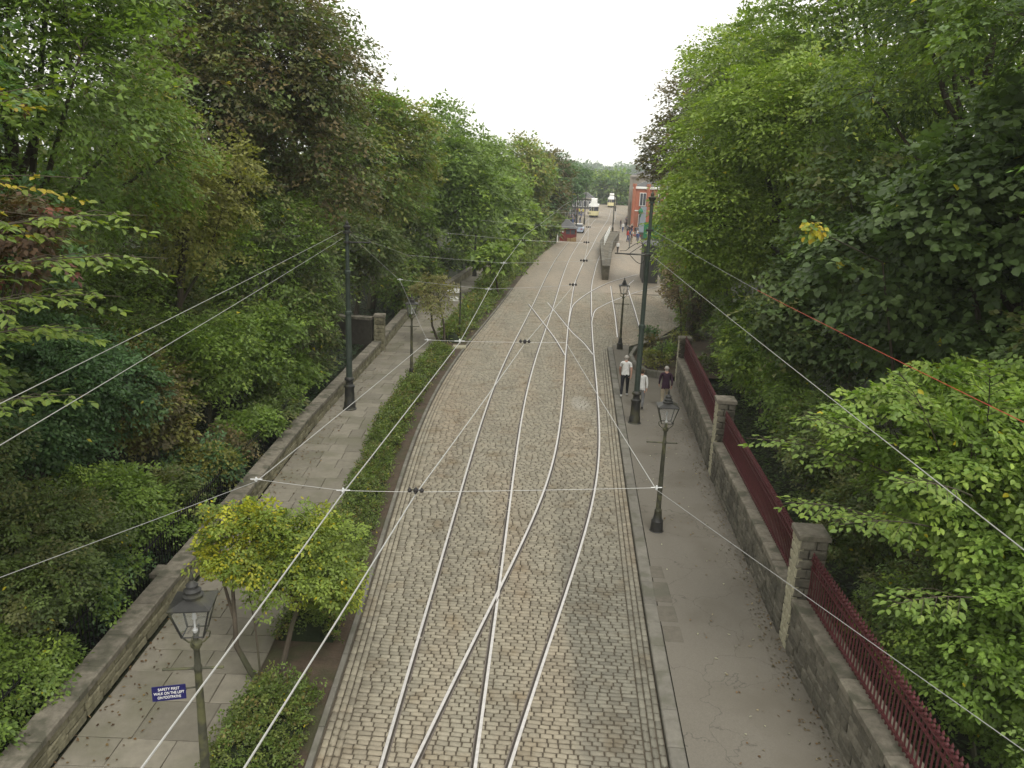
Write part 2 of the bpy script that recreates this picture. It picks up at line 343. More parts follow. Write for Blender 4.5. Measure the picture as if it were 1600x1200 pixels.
def sett_arrays(A):
    n = len(A); rg = np.random.default_rng(3)
    ca, sa = np.cos(A[:, 2]), np.sin(A[:, 2])
    hz = rg.uniform(-.006, .004, n); tilt = rg.normal(0, .02, (n, 2))
    V = np.zeros((n, 12, 3))
    for j, (zz, ins) in enumerate(((-.035, 0.), (-.010, 0.), (0., .014))):
        for k in range(4):
            dx = tv[k, 0] * A[:, 3] - np.sign(tv[k, 0]) * (ins + rg.uniform(0, .007, n)); dy = tv[k, 1] * A[:, 4] - np.sign(tv[k, 1]) * (ins + rg.uniform(0, .006, n))
            V[:, j * 4 + k, 0] = A[:, 0] + dx * ca - dy * sa; V[:, j * 4 + k, 1] = A[:, 1] + dx * sa + dy * ca
            V[:, j * 4 + k, 2] = zz + hz + dx * tilt[:, 0] + dy * tilt[:, 1]
    f = np.array([(0, 1, 5, 4), (1, 2, 6, 5), (2, 3, 7, 6), (3, 0, 4, 7), (4, 5, 9, 8), (5, 6, 10, 9), (6, 7, 11, 10), (7, 4, 8, 11), (8, 9, 10, 11)])
    F = (f[None] + (np.arange(n) * 12)[:, None, None]).reshape(-1, 4)
    return V.reshape(-1, 3), F
V, F = sett_arrays(rest)
tag(link(bpy.data.objects.new('sett_paving', npmesh('sett_paving', V, F, M['sett'])), road), kind='stuff')
variants = []
for k in range(8):
    V, F = sett_arrays(np.array([(0, 0, 0, .18, .1)])); V = V + RNG.normal(0, .0018, V.shape); variants.append(npmesh('sett', V, F, M['sett']))
for i in near_idx:
    x, y, a, l, d = setts[i]
    part('sett', random.choice(variants), road, (x, y, random.uniform(-.006, .004)), (random.gauss(0, .02), random.gauss(0, .015), a), (l / .18, d / .1, 1))

# ------------------------------------------------------------------ tram tracks
def offset_line(pts, d):
    out = []
    for i, (x, y) in enumerate(pts):
        a = pts[max(i - 1, 0)]; b = pts[min(i + 1, len(pts) - 1)]; tx, ty = b[0] - a[0], b[1] - a[1]; n = math.hypot(tx, ty); out.append((x + ty / n * d, y - tx / n * d))
    return out
def rail_mesh(pts, side, dz):
    """grooved tramway rail: bright running head, dirty groove, narrow lip"""
    mb = MB()
    def sweep(o0, o1, z0, z1, mi):
        A, B = offset_line(pts, side * o0), offset_line(pts, side * o1); vs = []; fs = []
        for (a, b) in zip(A, B): vs += [(a[0], a[1], z0), (a[0], a[1], z1), (b[0], b[1], z1), (b[0], b[1], z0)]
        for i in range(len(A) - 1):
            for k in range(3):
                q = (i * 4 + k, i * 4 + k + 1, i * 4 + k + 5, i * 4 + k + 4); fs.append(q if side < 0 else q[::-1])
        mb.add(vs, fs, mi)
    sweep(-.026, .026, -.03, .009 + dz, 0); sweep(.028, .062, -.03, .003 + dz, 1); sweep(.064, .082, -.03, .008 + dz, 2)
    return mb
def track(name, label, left, right, dz):
    t = thing(name, label, 'tram track', (0, 0, 0))
    rail_mesh(left, 1, dz).build('rail', [M['rail'], M['groove'], M['lip']], t)
    rail_mesh(right, -1, dz).build('rail', [M['rail'], M['groove'], M['lip']], t)
    return t
def track_c(name, label, tab, y0, y1, dz):
    c = [(ip(tab, y), y) for y in np.arange(y0, y1, .8)]
    return track(name, label, offset_line(c, -.7175), offset_line(c, .7175), dz)
track_c('tram_track', 'left steel tram track set in the cobbles, running up to the cream tram', TR_A, 3, 205, 0.)
track_c('tram_track', 'right steel tram track crossing over from the left and passing the narrow stone island', TR_B, 3, 235, .003)
def spline(pts, n=10):
    out = []; P = [pts[0]] + list(pts) + [pts[-1]]
    for i in range(1, len(P) - 2):
        for k in range(n):
            t = k / n; out.append(tuple(.5 * ((2 * P[i][j]) + (-P[i - 1][j] + P[i + 1][j]) * t + (2 * P[i - 1][j] - 5 * P[i][j] + 4 * P[i + 1][j] - P[i + 2][j]) * t * t + (-P[i - 1][j] + 3 * P[i][j] - 3 * P[i + 1][j] + P[i + 2][j]) * t ** 3) for j in range(len(P[0]))))
    out.append(tuple(pts[-1])); return out
track('crossover_track', 'diagonal crossover rails linking the two tram tracks beyond the walkers',
      spline([(.95, 55), (1.75, 48.2), (2.32, 43), (2.62, 39.2)]), spline([(2.3, 56), (2.85, 50.5), (3.35, 45.5), (3.8, 42.5), (4.06, 39.6)]), .006)
track('branch_track', 'pair of rails curving off to the right towards the yard before the stone island',
      spline([(3.36, 48.45), (3.94, 54.4), (4.68, 58.0), (6.1, 63), (8.3, 69), (11.4, 75)]), spline([(4.80, 48.8), (5.4, 53.2), (6.18, 55.6), (7.4, 58.5), (9.6, 63), (12, 67)]), .009)
track('yard_track', 'short pair of rails coming out of the yard behind the far lamp post',
      spline([(5.86, 44.3), (6.6, 52), (7.33, 60.3), (7.87, 66)]), spline([(7.5, 46.6), (8.2, 54), (8.9, 62), (9.4, 66.6), (10.4, 70.5)]), .012)

# ------------------------------------------------------------------ right footpath, kerbs, left path
def foot_r(y): return ip(WALL_R, y) if y < 34.6 else ip([(34.6, 7.3), (35.2, 5.9), (38, 5.6), (42, 6.2), (46, 8.6)], y)
footpath = strip('footpath', lambda y: ip(ROAD_R, y) + .30, lambda y: foot_r(y) + .02, list(np.arange(2, 42.1, .5)), .062, M['asphalt'])
kerb_vars = [MB().box(-.135, .135, -.45, .45, -.05, .075, c=.02).mesh('kerb_stone', M['kerb'])]
y = 3.
while y < 41.:
    l = random.uniform(.7, 1.1); s = (ip(ROAD_R, y + 1) - ip(ROAD_R, y)) 
    part('kerb_stone', kerb_vars[0], footpath, (ip(ROAD_R, y + l / 2) + .15, y + l / 2, random.uniform(-.006, .004)), (0, 0, -math.atan(s)), (1, (l - .012) / .9, 1)); y += l
# inspection slabs let into the footpath beside the kerb
for (px, py, w, d) in ((3.42, 16.6, .42, .55), (3.42, 15.7, .40, .85), (3.40, 14.8, .38, .6), (3.38, 14.05, .36, .55)):
    part('paving_slab', MB().box(-w / 2, w / 2, -d / 2, d / 2, -.02, .072, c=.006).mesh('paving_slab', M['slab']), footpath, (px, py, 0), (0, 0, -.04))
M['gritpath'] = M['joint']
strip('verge', lambda y: ip(PATH_R, y) - .02, lambda y: ip(ROAD_L, y) - .02, list(np.arange(2, 135, 1.)), -.005, M['soil'])
# low stone edging between soil verge and setts
path = strip('flagged_path', lambda y: ip(PATH_L, y), lambda y: ip(PATH_R, y), list(np.arange(2, 99, 1.)), .012, M['joint'])
edge_me = MB().box(-.05, .05, -.5, .5, -.05, .045, c=.012).mesh('edging_stone', M['kerb'])
y = 8.
verge = bpy.data.objects['verge']
while y < 62:
    s = ip(ROAD_L, y + 1.5) - ip(ROAD_L, y - .5)
    part('edging_stone', edge_me, verge, (ip(ROAD_L, y + .5) - .07, y + .5, random.uniform(-.008, .004)), (0, 0, -math.atan(s / 2)), (1, .985, 1)); y += 1.
# flagstones
fl_n = 0; y = 7.; flag_rest = []
flag_vars = []
for k in range(6):
    mb = MB().box(-.5, .5, -.5, .5, -.02, .035, c=.008); mb.v = [(a + random.uniform(-.012, .012), b + random.uniform(-.012, .012), c) for a, b, c in mb.v]; flag_vars.append(mb.mesh('flagstone', M['flag']))
while y < 98:
    d = random.uniform(.5, .95); a, b = ip(PATH_L, y + d / 2) + .01, ip(PATH_R, y + d / 2) - .01
    s = (ip(PATH_R, y + 1) - ip(PATH_R, y - 1)) / 2; x = a
    while x < b - .02:
        l = random.uniform(.45, 1.1)
        if b - x - l < .3: l = b - x
        cx = x + l / 2
        if fl_n < 300 and y < 75:
            part('flagstone', random.choice(flag_vars), path, (cx, y + d / 2 - (cx - (a + b) / 2) * s, random.uniform(-.006, .006)), (random.gauss(0, .004), random.gauss(0, .004), -math.atan(s)), (l - .018, d - .018, 1)); fl_n += 1
        else: flag_rest.append((cx, y + d / 2, l - .02, d - .02))
        x += l
    y += d
mb = MB()
for cx, cy, l, d in flag_rest: mb.box(cx - l / 2, cx + l / 2, cy - d / 2, cy + d / 2, 0, .035)
if flag_rest: tag(mb.build('flag_paving', M['flag'], path), kind='stuff')

# ------------------------------------------------------------------ walls
def stone_mesh(m, seed):
    rd = random.Random(seed); mb = MB().box(-.5, .5, -.5, .5, -.5, .5); mb.v = [(a + rd.uniform(-.05, .05), b, c + rd.uniform(-.06, .06)) for a, b, c in mb.v]
    # pillowed outer face (-y)
    o = [i for i, v in enumerate(mb.v) if v[1] < 0]; c = [mb.v[i] for i in o]
    n0 = len(mb.v); mb.v += [(a * .75, b - .12 - rd.uniform(0, .15), z * .7) for a, b, z in c]
    mb.f = [f for f in mb.f if not all(i in o for i in f)]; mb.m = mb.m[:len(mb.f)]
    ring = [0, 1, 5, 4]; m2 = {i: n0 + k for k, i in enumerate(o)}
    for k in range(4):
        a, b = ring[k], ring[(k + 1) % 4]; mb.f.append((a, b, m2[b], m2[a]))
    mb.f.append(tuple(m2[i] for i in ring)); mb.m += [0] * 5
    return mb.mesh('stone', m)
STV = [stone_mesh(M['stone'], k) for k in range(8)]; SMV = [stone_mesh(M['stone_mossy'], k) for k in range(8)]
PALEV = [stone_mesh(M['paleedge'], k) for k in range(4)]
def stone_wall(label, p0, p1, h, th, side, variants, courses, cop_over=.04, cop_h=.13, avg=.36, group='stone boundary walls', both=False, stones=True, cat='wall', cap=290, cm='coping'):
    """wall from p0 to p1, visible face on the given side (+1 right of travel, -1 left): core, stones, coping slabs"""
    dx, dy = p1[0] - p0[0], p1[1] - p0[1]; Ln = math.hypot(dx, dy); ang = math.atan2(dy, dx)
    t = thing('stone_wall', label, cat, (p0[0], p0[1], 0), ang, group)
    # local x along, face at y=0 looking to -y when side=+1
    s = side
    MB().box(0, Ln, *sorted((s * .05, s * (th - .02))), -.05, h - cop_h - .002).build('wall_core', M['mortar'], t)
    n = 0
    ch = (h - cop_h) / courses
    if stones:
        for c in range(courses):
            x = 0.
            while x < Ln - .02:
                l = random.uniform(avg * .55, avg * 1.5)
                if Ln - x - l < avg * .4: l = Ln - x
                hh = ch - .014
                if n < cap: part('stone', random.choice(variants), t, (x + l / 2, s * .05 + random.uniform(-.008, .008), c * ch + ch / 2), (0, 0, 0 if s > 0 else math.pi), (l - .016, .10, hh)); n += 1
                x += l
    x = 0.
    while x < Ln - .02:
        l = random.uniform(.7, 1.1)
        if Ln - x - l < .4: l = Ln - x
        y0, y1 = sorted((-s * cop_over, s * (th + .03)))
        o = part('coping_slab', MB().box(x + .006, x + l - .006, y0, y1, h - cop_h, h + random.uniform(-.008, .008), c=.02).mesh('coping_slab', M[cm]), t); x += l
    return t, Ln, ang
# right boundary wall in three bays between pillars; face looks left (towards the street)
PIL = [(5.3, 4.7), (5.50, 13.9), (6.18, 23.1), (7.30, 34.6)]
bay_txt = ['nearest bay of the grey right wall under the lowest maroon railings', 'middle bay of the grey right wall beside the near lamp post', 'farthest bay of the grey right wall beside the man in the dark jacket']
for i in range(3):
    a, b = PIL[i], PIL[i + 1]; dx, dy = b[0] - a[0], b[1] - a[1]; L_ = math.hypot(dx, dy); u = (dx / L_, dy / L_)
    p0 = (a[0] + u[0] * .30, a[1] + u[1] * .30); p1 = (b[0] - u[0] * .30, b[1] - u[1] * .30)
    # travelling up the street the face is on the left: use side = -1 (face at y=0, body to -y)
    stone_wall(bay_txt[i], p0, p1, 1.2, .42, -1, STV, 6 if i < 2 else 4, group='bays of the right-hand stone wall', avg=.40 if i < 2 else .55)
def pillar(x, y, ang, h, label, variants=STV, w=.52):
    t = thing('stone_pillar', label, 'pillar', (x, y, 0), ang, 'stone pillars of the right-hand wall')
    MB().box(-w / 2 + .05, w / 2 - .05, -w / 2 + .05, w / 2 - .05, -.05, h - .14).build('pillar_core', M['mortar'], t)
    n = max(4, int(h / .2)); ch = (h - .14) / n
    for c in range(n):
        k = .5 + .12 * (1 if c % 2 else -1)
        for s in range(4):
            a = s * math.pi / 2; kk = k if s % 2 else 1 - k
            for (x0, x1) in ((-w / 2, -w / 2 + w * kk), (-w / 2 + w * kk, w / 2)):
                m = (x0 + x1) / 2; yy = -w / 2 + .05
                part('stone', random.choice(PALEV if s == 2 else variants), t, (m * math.cos(a) - yy * math.sin(a), m * math.sin(a) + yy * math.cos(a), c * ch + ch / 2), (0, 0, a), (x1 - x0 - .014, .08, ch - .014))
    MB().box(-w / 2 - .035, w / 2 + .035, -w / 2 - .035, w / 2 + .035, h - .14, h - .02, c=.03).build('cap_stone', M['coping'], t)
    return t
for k, (a, lab) in enumerate(zip(PIL[1:], ['tall stone pillar between the two nearest railing bays, leaves hanging over it', 'middle tall stone pillar with a mossy cap between maroon railing bays', 'farthest stone pillar where the maroon railings end by the garden bed'])):
    pillar(a[0] + .27, a[1], R(85), 2.52 if k < 2 else 2.1, lab)
# maroon railings standing on each bay
bar_me = MB().box(-.011, .011, -.011, .011, 0, .80).mesh('bar', M['maroon'])
fin = MB().lathe([(.004, 0), (.030, .03), (.034, .06), (.012, .09), (.026, .115), (.002, .17)], 5); fin_me = fin.mesh('finial', M['maroon'])
for i in range(3):
    a, b = PIL[i], PIL[i + 1]; a = (a[0] + .24, a[1] + .3); b = (b[0] + .24, b[1] - .3)
    L_ = math.hypot(b[0] - a[0], b[1] - a[1]); ang = math.atan2(b[1] - a[1], b[0] - a[0])
    t = thing('railing', ['maroon spiked railing on the nearest bay of the right wall', 'maroon spiked railing on the middle bay of the right wall', 'maroon railing on the farthest bay, nearest the walkers'][i], 'railing', (a[0], a[1], 1.2), ang, 'maroon railings on the right wall')
    MB().box(0, L_, -.025, .025, .06, .09).build('bottom_rail', M['maroon'], t); MB().box(0, L_, -.02, .02, .655, .68).build('middle_rail', M['maroon'], t); MB().box(0, L_, -.028, .028, .80, .828).build('top_rail', M['maroon'], t)
    nb = int(L_ / .115)
    for k in range(nb):
        x = (k + .5) * L_ / nb
        part('bar', bar_me, t, (x, 0, 0)); part('finial', fin_me, t, (x, 0, .828))
# left boundary wall and the railing behind it
stone_wall('near stretch of the low mossy wall left of the flagged path', (-6.62, 6.5), (-6.82, 25.5), .60, .36, 1, SMV, 3, cop_over=.05, cop_h=.12, avg=.42, group='low walls beside the left path', cm='coping')
stone_wall('middle stretch of the low left wall behind the tall green pole', (-6.83, 25.56), (-6.52, 38.2), .60, .36, 1, SMV, 2, cop_over=.05, avg=.5, group='low walls beside the left path')
stone_wall('far stretch of the low left wall running under the trees', (-6.5, 39.2), (-6.45, 47.5), .62, .36, 1, SMV, 2, avg=.6, group='low walls beside the left path')
stone_wall('farthest stretch of the low left wall past the signpost', (-6.45, 47.6), (-3.0, 78), .62, .36, 1, SMV, 1, avg=1.0, group='low walls beside the left path')
# left gate pier and end wall under the trees, small buttress
stone_wall('short head-high stone wall running back from the left path into the trees', (-6.95, 38.75), (-9.6, 39.2), 1.7, .4, 1, SMV, 5, avg=.5, group='low walls beside the left path')
pillar(-6.65, 38.75, R(93), 1.85, 'squat gate pier on the left path where the low wall breaks', SMV, .50)
pillar(-7.08, 14.9, R(91), .62, 'low square buttress on the low left wall beside the yellowing tree', SMV, .34)
t = thing('black_railing', 'thin black iron railing in the shade just behind the low left wall', 'railing', (-7.3, 7, 0), R(90.6))
MB().box(0, 20, -.015, .015, .12, .145).build('bottom_rail', M['blackiron'], t); MB().box(0, 20, -.015, .015, 1.02, 1.045).build('top_rail', M['blackiron'], t)
bb = MB().box(-.009, .009, -.009, .009, 0, 1.16).mesh('bar', M['blackiron'])
for k in range(150): part('bar', bb, t, (k * .133 + .05, 0, 0))

# ------------------------------------------------------------------ street lamps
def make_lamp(label, loc, rz, m='ironmoss', m2='iron'):
    t = thing('street_lamp', label, 'street lamp', loc, rz, 'gas-style street lamps')
    MB().lathe([(.20, 0), (.20, .05), (.165, .08), (.15, .30), (.155, .34), (.115, .40), (.09, .60), (.095, .62), (.075, .66)], 14).build('base', M[m2], t, True)
    MB().lathe([(.068, .62), (.058, 1.4), (.046, 2.4), (.056, 2.42), (.056, 2.46), (.042, 2.5), (.04, 2.72), (.075, 2.78), (.075, 2.82), (.035, 2.85), (.03, 2.96)], 12).build('post', M[m], t, True)
    MB().tube([(-.42, 0, 2.44), (.30, 0, 2.44)], .017).lathe([(.001, 2.415), (.026, 2.43), (.026, 2.45), (.001, 2.465)], 6, (-.42, 0)).lathe([(.001, 2.415), (.026, 2.43), (.026, 2.45), (.001, 2.465)], 6, (.30, 0)).build('ladder_bar', M[m], t)
    for s in (-1, 1):   # scrolled cradle arms
        MB().tube([(0, s * .03, 2.80), (0, s * .10, 2.83), (0, s * .17, 2.90), (0, s * .185, 2.97), (0, s * .13, 2.985)], .011, 5).tube([(s * .03, 0, 2.80), (s * .10, 0, 2.83), (s * .17, 0, 2.90), (s * .185, 0, 2.97), (s * .13, 0, 2.985)], .011, 5).build('cradle_arm', M[m], t)
    b, tp, z0, z1 = .13, .24, 2.97, 3.40; fr = MB()
    cs = [(-1, -1), (1, -1), (1, 1), (-1, 1)]
    for i in range(4):
        c0, c1 = cs[i], cs[(i + 1) % 4]
        fr.tube([(c0[0] * b, c0[1] * b, z0), (c0[0] * tp, c0[1] * tp, z1)], .015, 4)
        fr.tube([(c0[0] * b, c0[1] * b, z0), (c1[0] * b, c1[1] * b, z0)], .011, 4); fr.tube([(c0[0] * tp, c0[1] * tp, z1), (c1[0] * tp, c1[1] * tp, z1)], .014, 4)
    fro = fr.build('lantern_frame', M[m2], t)
    for i in range(4):
        c0, c1 = cs[i], cs[(i + 1) % 4]; k = .985
        MB().add([(c0[0] * b * k, c0[1] * b * k, z0 + .01), (c1[0] * b * k, c1[1] * b * k, z0 + .01), (c1[0] * tp * k, c1[1] * tp * k, z1), (c0[0] * tp * k, c0[1] * tp * k, z1)], [(0, 1, 2, 3)]).build('pane', M['glass'], fro)
    MB().lathe([(.02, 2.96), (.035, 3.0), (.014, 3.03), (.014, 3.14), (.03, 3.17), (.022, 3.24), (.004, 3.27)], 8).build('burner', M['porcelain'], t, True)
    q = R(45)
    MB().lathe([(.365, 3.395), (.365, 3.41), (.135, 3.475), (.12, 3.475)], 4, rot=q).build('roof', M[m2], t)
    MB().lathe([(.125, 3.47), (.125, 3.50), (.135, 3.51), (.10, 3.53), (.10, 3.56), (.112, 3.57), (.075, 3.60), (.072, 3.63), (.08, 3.64), (.03, 3.69), (.018, 3.70), (.03, 3.73), (.024, 3.76), (.004, 3.83)], 12).build('vent_cap', M[m2], t, True)
    return t
lamp0 = make_lamp('nearest street lamp on the left path, with a blue sign plate on its post', (-3.93, 9.0, 0), R(8))
copy_tree(lamp0, (-4.28, 32.73, 0), R(4), 'street lamp on the left path beside the hedge, just right of the tall green pole')
copy_tree(lamp0, (-2.0, 62.0, 0), R(0), 'small distant lamp half hidden in the hedge of the left path')
copy_tree(lamp0, (3.85, 18.84, 0), R(-3), 'street lamp on the right footpath, nearest to the maroon railings')
copy_tree(lamp0, (5.58, 40.96, 0), R(0), 'black street lamp at the far end of the right footpath beyond the walkers')

# blue enamel sign fixed to the nearest lamp post
def text_mesh(s, size, w=None):
    c = bpy.data.curves.new('t', 'FONT'); c.body = s; c.size = size; c.align_x = 'CENTER'; c.align_y = 'CENTER'; c.extrude = .001; c.offset = .0006 * size / .05
    o = bpy.data.objects.new('t', c); COL.objects.link(o); dg = bpy.context.evaluated_depsgraph_get(); dg.update()
    me = bpy.data.meshes.new_from_object(o.evaluated_get(dg)); bpy.data.objects.remove(o); me.materials.clear(); me.materials.append(M['white'])
    if w:
        xs = [v.co.x for v in me.vertices]; k = w / (max(xs) - min(xs))
        for v in me.vertices: v.co.x *= k
    me.name = 'lettering'; return me
sg = thing('street_sign', 'blue enamel sign SAFETY FIRST WALK ON THE LEFT on the nearest lamp post', 'sign', (-4.29, 8.91, 2.12), R(14))
MB().box(-.205, .205, -.006, .006, -.105, .105).build('plate', M['blueplate'], sg)
MB().box(-.205, .205, -.009, -.0062, .098, .105).box(-.205, .205, -.009, -.0062, -.105, -.098).build('border', M['blueplate'], sg)
for s, z, w in (('SAFETY FIRST', .06, .26), ('WALK ON THE LEFT', .0, .37), ('ON FOOTPATHS', -.06, .28)):
    part('lettering', text_mesh(s, .055, w), sg, (0, -.0075, z), (R(90), 0, 0))
MB().tube([(.19, .012, .03), (.37, .02, .03)], .011).tube([(.19, .012, -.02), (.21, .012, .03)], .008).build('bracket', M['ironmoss'], sg)

# ------------------------------------------------------------------ tramway poles
def make_pole(label, loc, h, attach, arm=None, rb=.19, m='green'):
    t = thing('tramway_pole', label, 'pole', loc, 0, 'green tramway poles')
    MB().lathe([(rb + .07, 0), (rb + .07, .06), (rb + .03, .10), (rb + .02, .30), (rb, .34), (rb - .015, .85), (rb + .01, .90), (rb + .01, .95), (rb - .05, 1.0), (rb - .06, 1.12), (rb - .01, 1.16), (rb - .01, 1.22), (rb - .06, 1.28)], 16).build('cast_base', M['iron'], t, True)
    MB().lathe([(rb - .075, 1.25), (rb - .085, 3.6), (rb - .065, 3.62), (rb - .065, 3.72), (rb - .10, 3.75), (rb - .105, h * .72), (rb - .085, h * .725), (rb - .085, h * .74), (rb - .12, h * .745), (rb - .122, h - .45), (rb - .08, h - .44), (rb - .08, h - .40), (rb - .11, h - .39)], 14).build('shaft', M[m], t, True)
    MB().lathe([(.075, h - .40), (.08, h - .36), (.14, h - .26), (.14, h - .24), (.055, h - .20), (.065, h - .14), (.05, h - .09), (.015, h - .05), (.012, h)], 10).build('finial', M['iron'], t, True)
    for z in attach:
        MB().lathe([(rb - .07, z - .04), (rb - .055, z - .035), (rb - .055, z + .035), (rb - .07, z + .04)], 12).build('collar', M['iron'], t, True)
    if arm:
        x1, z = arm; s = 1 if x1 > 0 else -1; a = MB().tube([(0, 0, z), (x1, 0, z + .02)], [.035, .026], 6)
        cc = [(s * (.1 + .5 * (1 - math.cos(k * .35)) * .9), 0, z + .08 + .42 * math.sin(min(k, 6) * .5) * (1 - k / 14)) for k in range(9)]
        a.tube(cc, .012, 5).tube([(p[0] * .8, 0, 2 * z - p[2] + .1) for p in cc], .012, 5)
        a.tube([(0, 0, z + .5), (x1 * .55, 0, z + .03)], .012, 5); a.build('bracket_arm', M['iron'], t)
    return t
make_pole('tall green tramway pole on the left path with wires fanning from its top', (-6.03, 28.5, 0), 7.0, (6.2, 6.55), (.85, 6.2), rb=.19)
make_pole('tall green tramway pole with spiked finial on the right footpath hiding a walker', (4.56, 28.05, 0), 8.4, (7.05, 6.2), (-1.15, 6.2), rb=.18)
make_pole('dark distant pole on the left path near the overhanging trees', (-3.6, 69, 0), 7.0, (6.2,), (1.4, 6.2), rb=.17, m='iron')
for k, (x, y, hh, lb) in enumerate([(14.6, 125, 6.6, 'thin distant pole behind the narrow stone island'), (9.9, 152, 6.2, 'dark distant pole right behind the red kiosk, left one of two'), (10.9, 158, 6.8, 'dark distant pole right behind the red kiosk, right one of two'),
                                  (8.6, 120, 6.0, 'slender distant pole by the small parked car'), (25.5, 215, 7.5, 'slender pole beside the far grey buildings'), (12.2, 150, 7, 'distant pole on the left of the front tram')]):
    t = thing('tramway_pole', lb, 'pole', (x, y, 0), 0, 'distant tramway poles'); MB().lathe([(.16, 0), (.15, 1.2), (.09, 1.25), (.07, hh)], 8).build('shaft', M['iron'], t); MB().tube([(0, 0, hh - .6), (1.6 if k in (1, 2, 3, 5) else -1.6, 0, hh - .5)], .04, 5).build('bracket_arm', M['iron'], t)

# ------------------------------------------------------------------ overhead wires (all at about 6 m)
def sag_line(a, b, sag=.0, n=6):
    return [(a[0] + (b[0] - a[0]) * k / n, a[1] + (b[1] - a[1]) * k / n, a[2] + (b[2] - a[2]) * k / n - 4 * sag * (k / n) * (1 - k / n)) for k in range(n + 1)]
def wire(name, label, pts, r=.0085, m='wire', group='overhead tramway wires', cat='wire'):
    mb = MB()
    seg = []
    for a, b in zip(pts[:-1], pts[1:]): seg += sag_line(a, b, .012 * min(math.dist(a, b) / 8, 3))[:-1]
    seg.append(pts[-1]); mb.tube(seg, r, 6); o = mb.build(name, M[m], None, True); return tag(o, label, cat, group)
Z = 6.0
w1 = [(-1.75, -1.5, Z), (-1.69, 3.17, Z), (-1.46, 6.57, Z), (-.91, 13.16, Z), (-.67, 19.45, Z), (-.41, 25.4, Z), (.35, 38, Z), (2.0, 54, Z), (4.1, 76, Z), (8.6, 117, Z), (16.5, 178, Z)]
w2 = [(-1.6, -1.5, Z), (-1.21, 3.2, Z), (-.82, 6.6, Z), (.19, 13.26, Z), (1.49, 20.74, Z), (2.25, 26.89, Z), (2.87, 32.94, Z), (4.0, 46, Z), (5.95, 69, Z), (9.2, 95, Z), (13, 124, Z), (20.4, 177, Z), (27, 235, Z)]
wire('trolley_wire', 'left bright trolley wire running the whole street from the bottom edge', w1, .0062)
wire('trolley_wire', 'right bright trolley wire passing the black hangers over the tracks', w2, .0062)
s1 = [(-2.29, 6.75, Z), (-1.46, 6.57, Z), (-.82, 6.60, Z), (1.38, 6.92, Z)]
s2 = [(-1.45, 13.16, Z), (-.91, 13.16, Z), (.19, 13.26, Z), (.91, 13.39, Z)]
s3 = [(-3.0, 20.57, Z), (-.67, 19.45, Z), (1.49, 20.74, Z)]
s4 = [(-3.52, 26.61, Z), (-.41, 25.38, Z), (2.25, 26.89, Z), (4.45, 28.0, 6.2)]
wire('span_wire', 'nearest span wire across the street, between the two white clamps', [(p[0], p[1], p[2] + .02) for p in s1], .0022)
wire('span_wire', 'second span wire across the street just past the hedge gap', [(p[0], p[1], p[2] + .02) for p in s2], .0026)
wire('span_wire', 'third span wire, hung from the fan on the left green pole', [(p[0], p[1], p[2] + .02) for p in s3], .0035)
wire('span_wire', 'fourth span wire between the left trees and the right green pole', [(p[0], p[1], p[2] + .02) for p in s4], .0035)
for y, lb in ((34.5, 'fifth'), (45, 'sixth'), (62, 'seventh')):
    xa, xb = float(np.interp(y, [p[1] for p in w1], [p[0] for p in w1])), float(np.interp(y, [p[1] for p in w2], [p[0] for p in w2]))
    wire('span_wire', lb + ' span wire, thin and distant, above the left hedge and the tracks', [(xa - 3.2, y + .6, Z + .15), (xa, y, Z + .02), (xb, y, Z + .02), (xb + 1.5, y + .4, Z + .1)], .0045)
wire('stay_wire', 'straight bright wire linking the left ends of the two nearest spans', [s1[0], s2[0]], .0045)
wire('stay_wire', 'straight bright wire linking the right ends of the two nearest spans', [s1[3], s2[3]], .0045)
def ext(a, b, k): return tuple(a[i] + (b[i] - a[i]) * k for i in range(3))
wire('stay_wire', 'thin dull wire leaving the left clamp towards the lower left edge', [s1[0], ext(s1[0], (-3.43, 4.86, 6.02), 3.2)], .0026, 'wiredark')
wire('stay_wire', 'thin dull wire leaving the right clamp towards the lower right corner', [s1[3], ext(s1[3], (2.74, 3.55, 6.0), 2.2)], .0026, 'wiredark')
LP, RP = (-6.03, 28.5), (4.58, 28.05)
wire('feeder_wire', 'upper bright wire from the left green pole to the left edge', [(LP[0] - .12, LP[1] - .1, 6.6), ext((LP[0], LP[1], 6.55), (-5.05, 7.5, 6.4), 1.45)], .0050)
wire('feeder_wire', 'lower bright wire from the left green pole to the left edge', [(LP[0] - .12, LP[1] - .1, 6.35), ext((LP[0], LP[1], 6.35), (-4.34, 6.38, 6.4), 1.35)], .0045)
wire('feeder_wire', 'long bright wire from the right green pole down across the trees to the right edge', [(RP[0] + .1, RP[1] - .1, 6.2), ext((RP[0], RP[1], 6.2), (3.91, 5.52, 6.2), 1.3)], .0052)
b_ = ext((RP[0] + .1, RP[1] - .1, 7.1), (5.5, 18.12, 6.42), 1.); e_ = (5.54, 8.26, 6.4)
wire('feeder_wire', 'upper wire from the right green pole, dull as far as the red stretch', [(RP[0] + .1, RP[1] - .1, 7.05), b_], .0045, 'wiredark')
wire('feeder_wire', 'red wire crossing in front of the dark maple on the right', [b_, e_, ext(b_, e_, 1.7)], .0048, 'wirered')
for e, lb in ((s2[0], 'lowest'), (s3[0], 'middle'), (s4[0], 'highest')):
    wire('stay_wire', lb + ' of the thin wires fanning from the left green pole to the spans', [(LP[0] + .1, LP[1] - .05, 6.5), e] if lb != 'lowest' else [s3[0], e], .0035, 'wiredark')
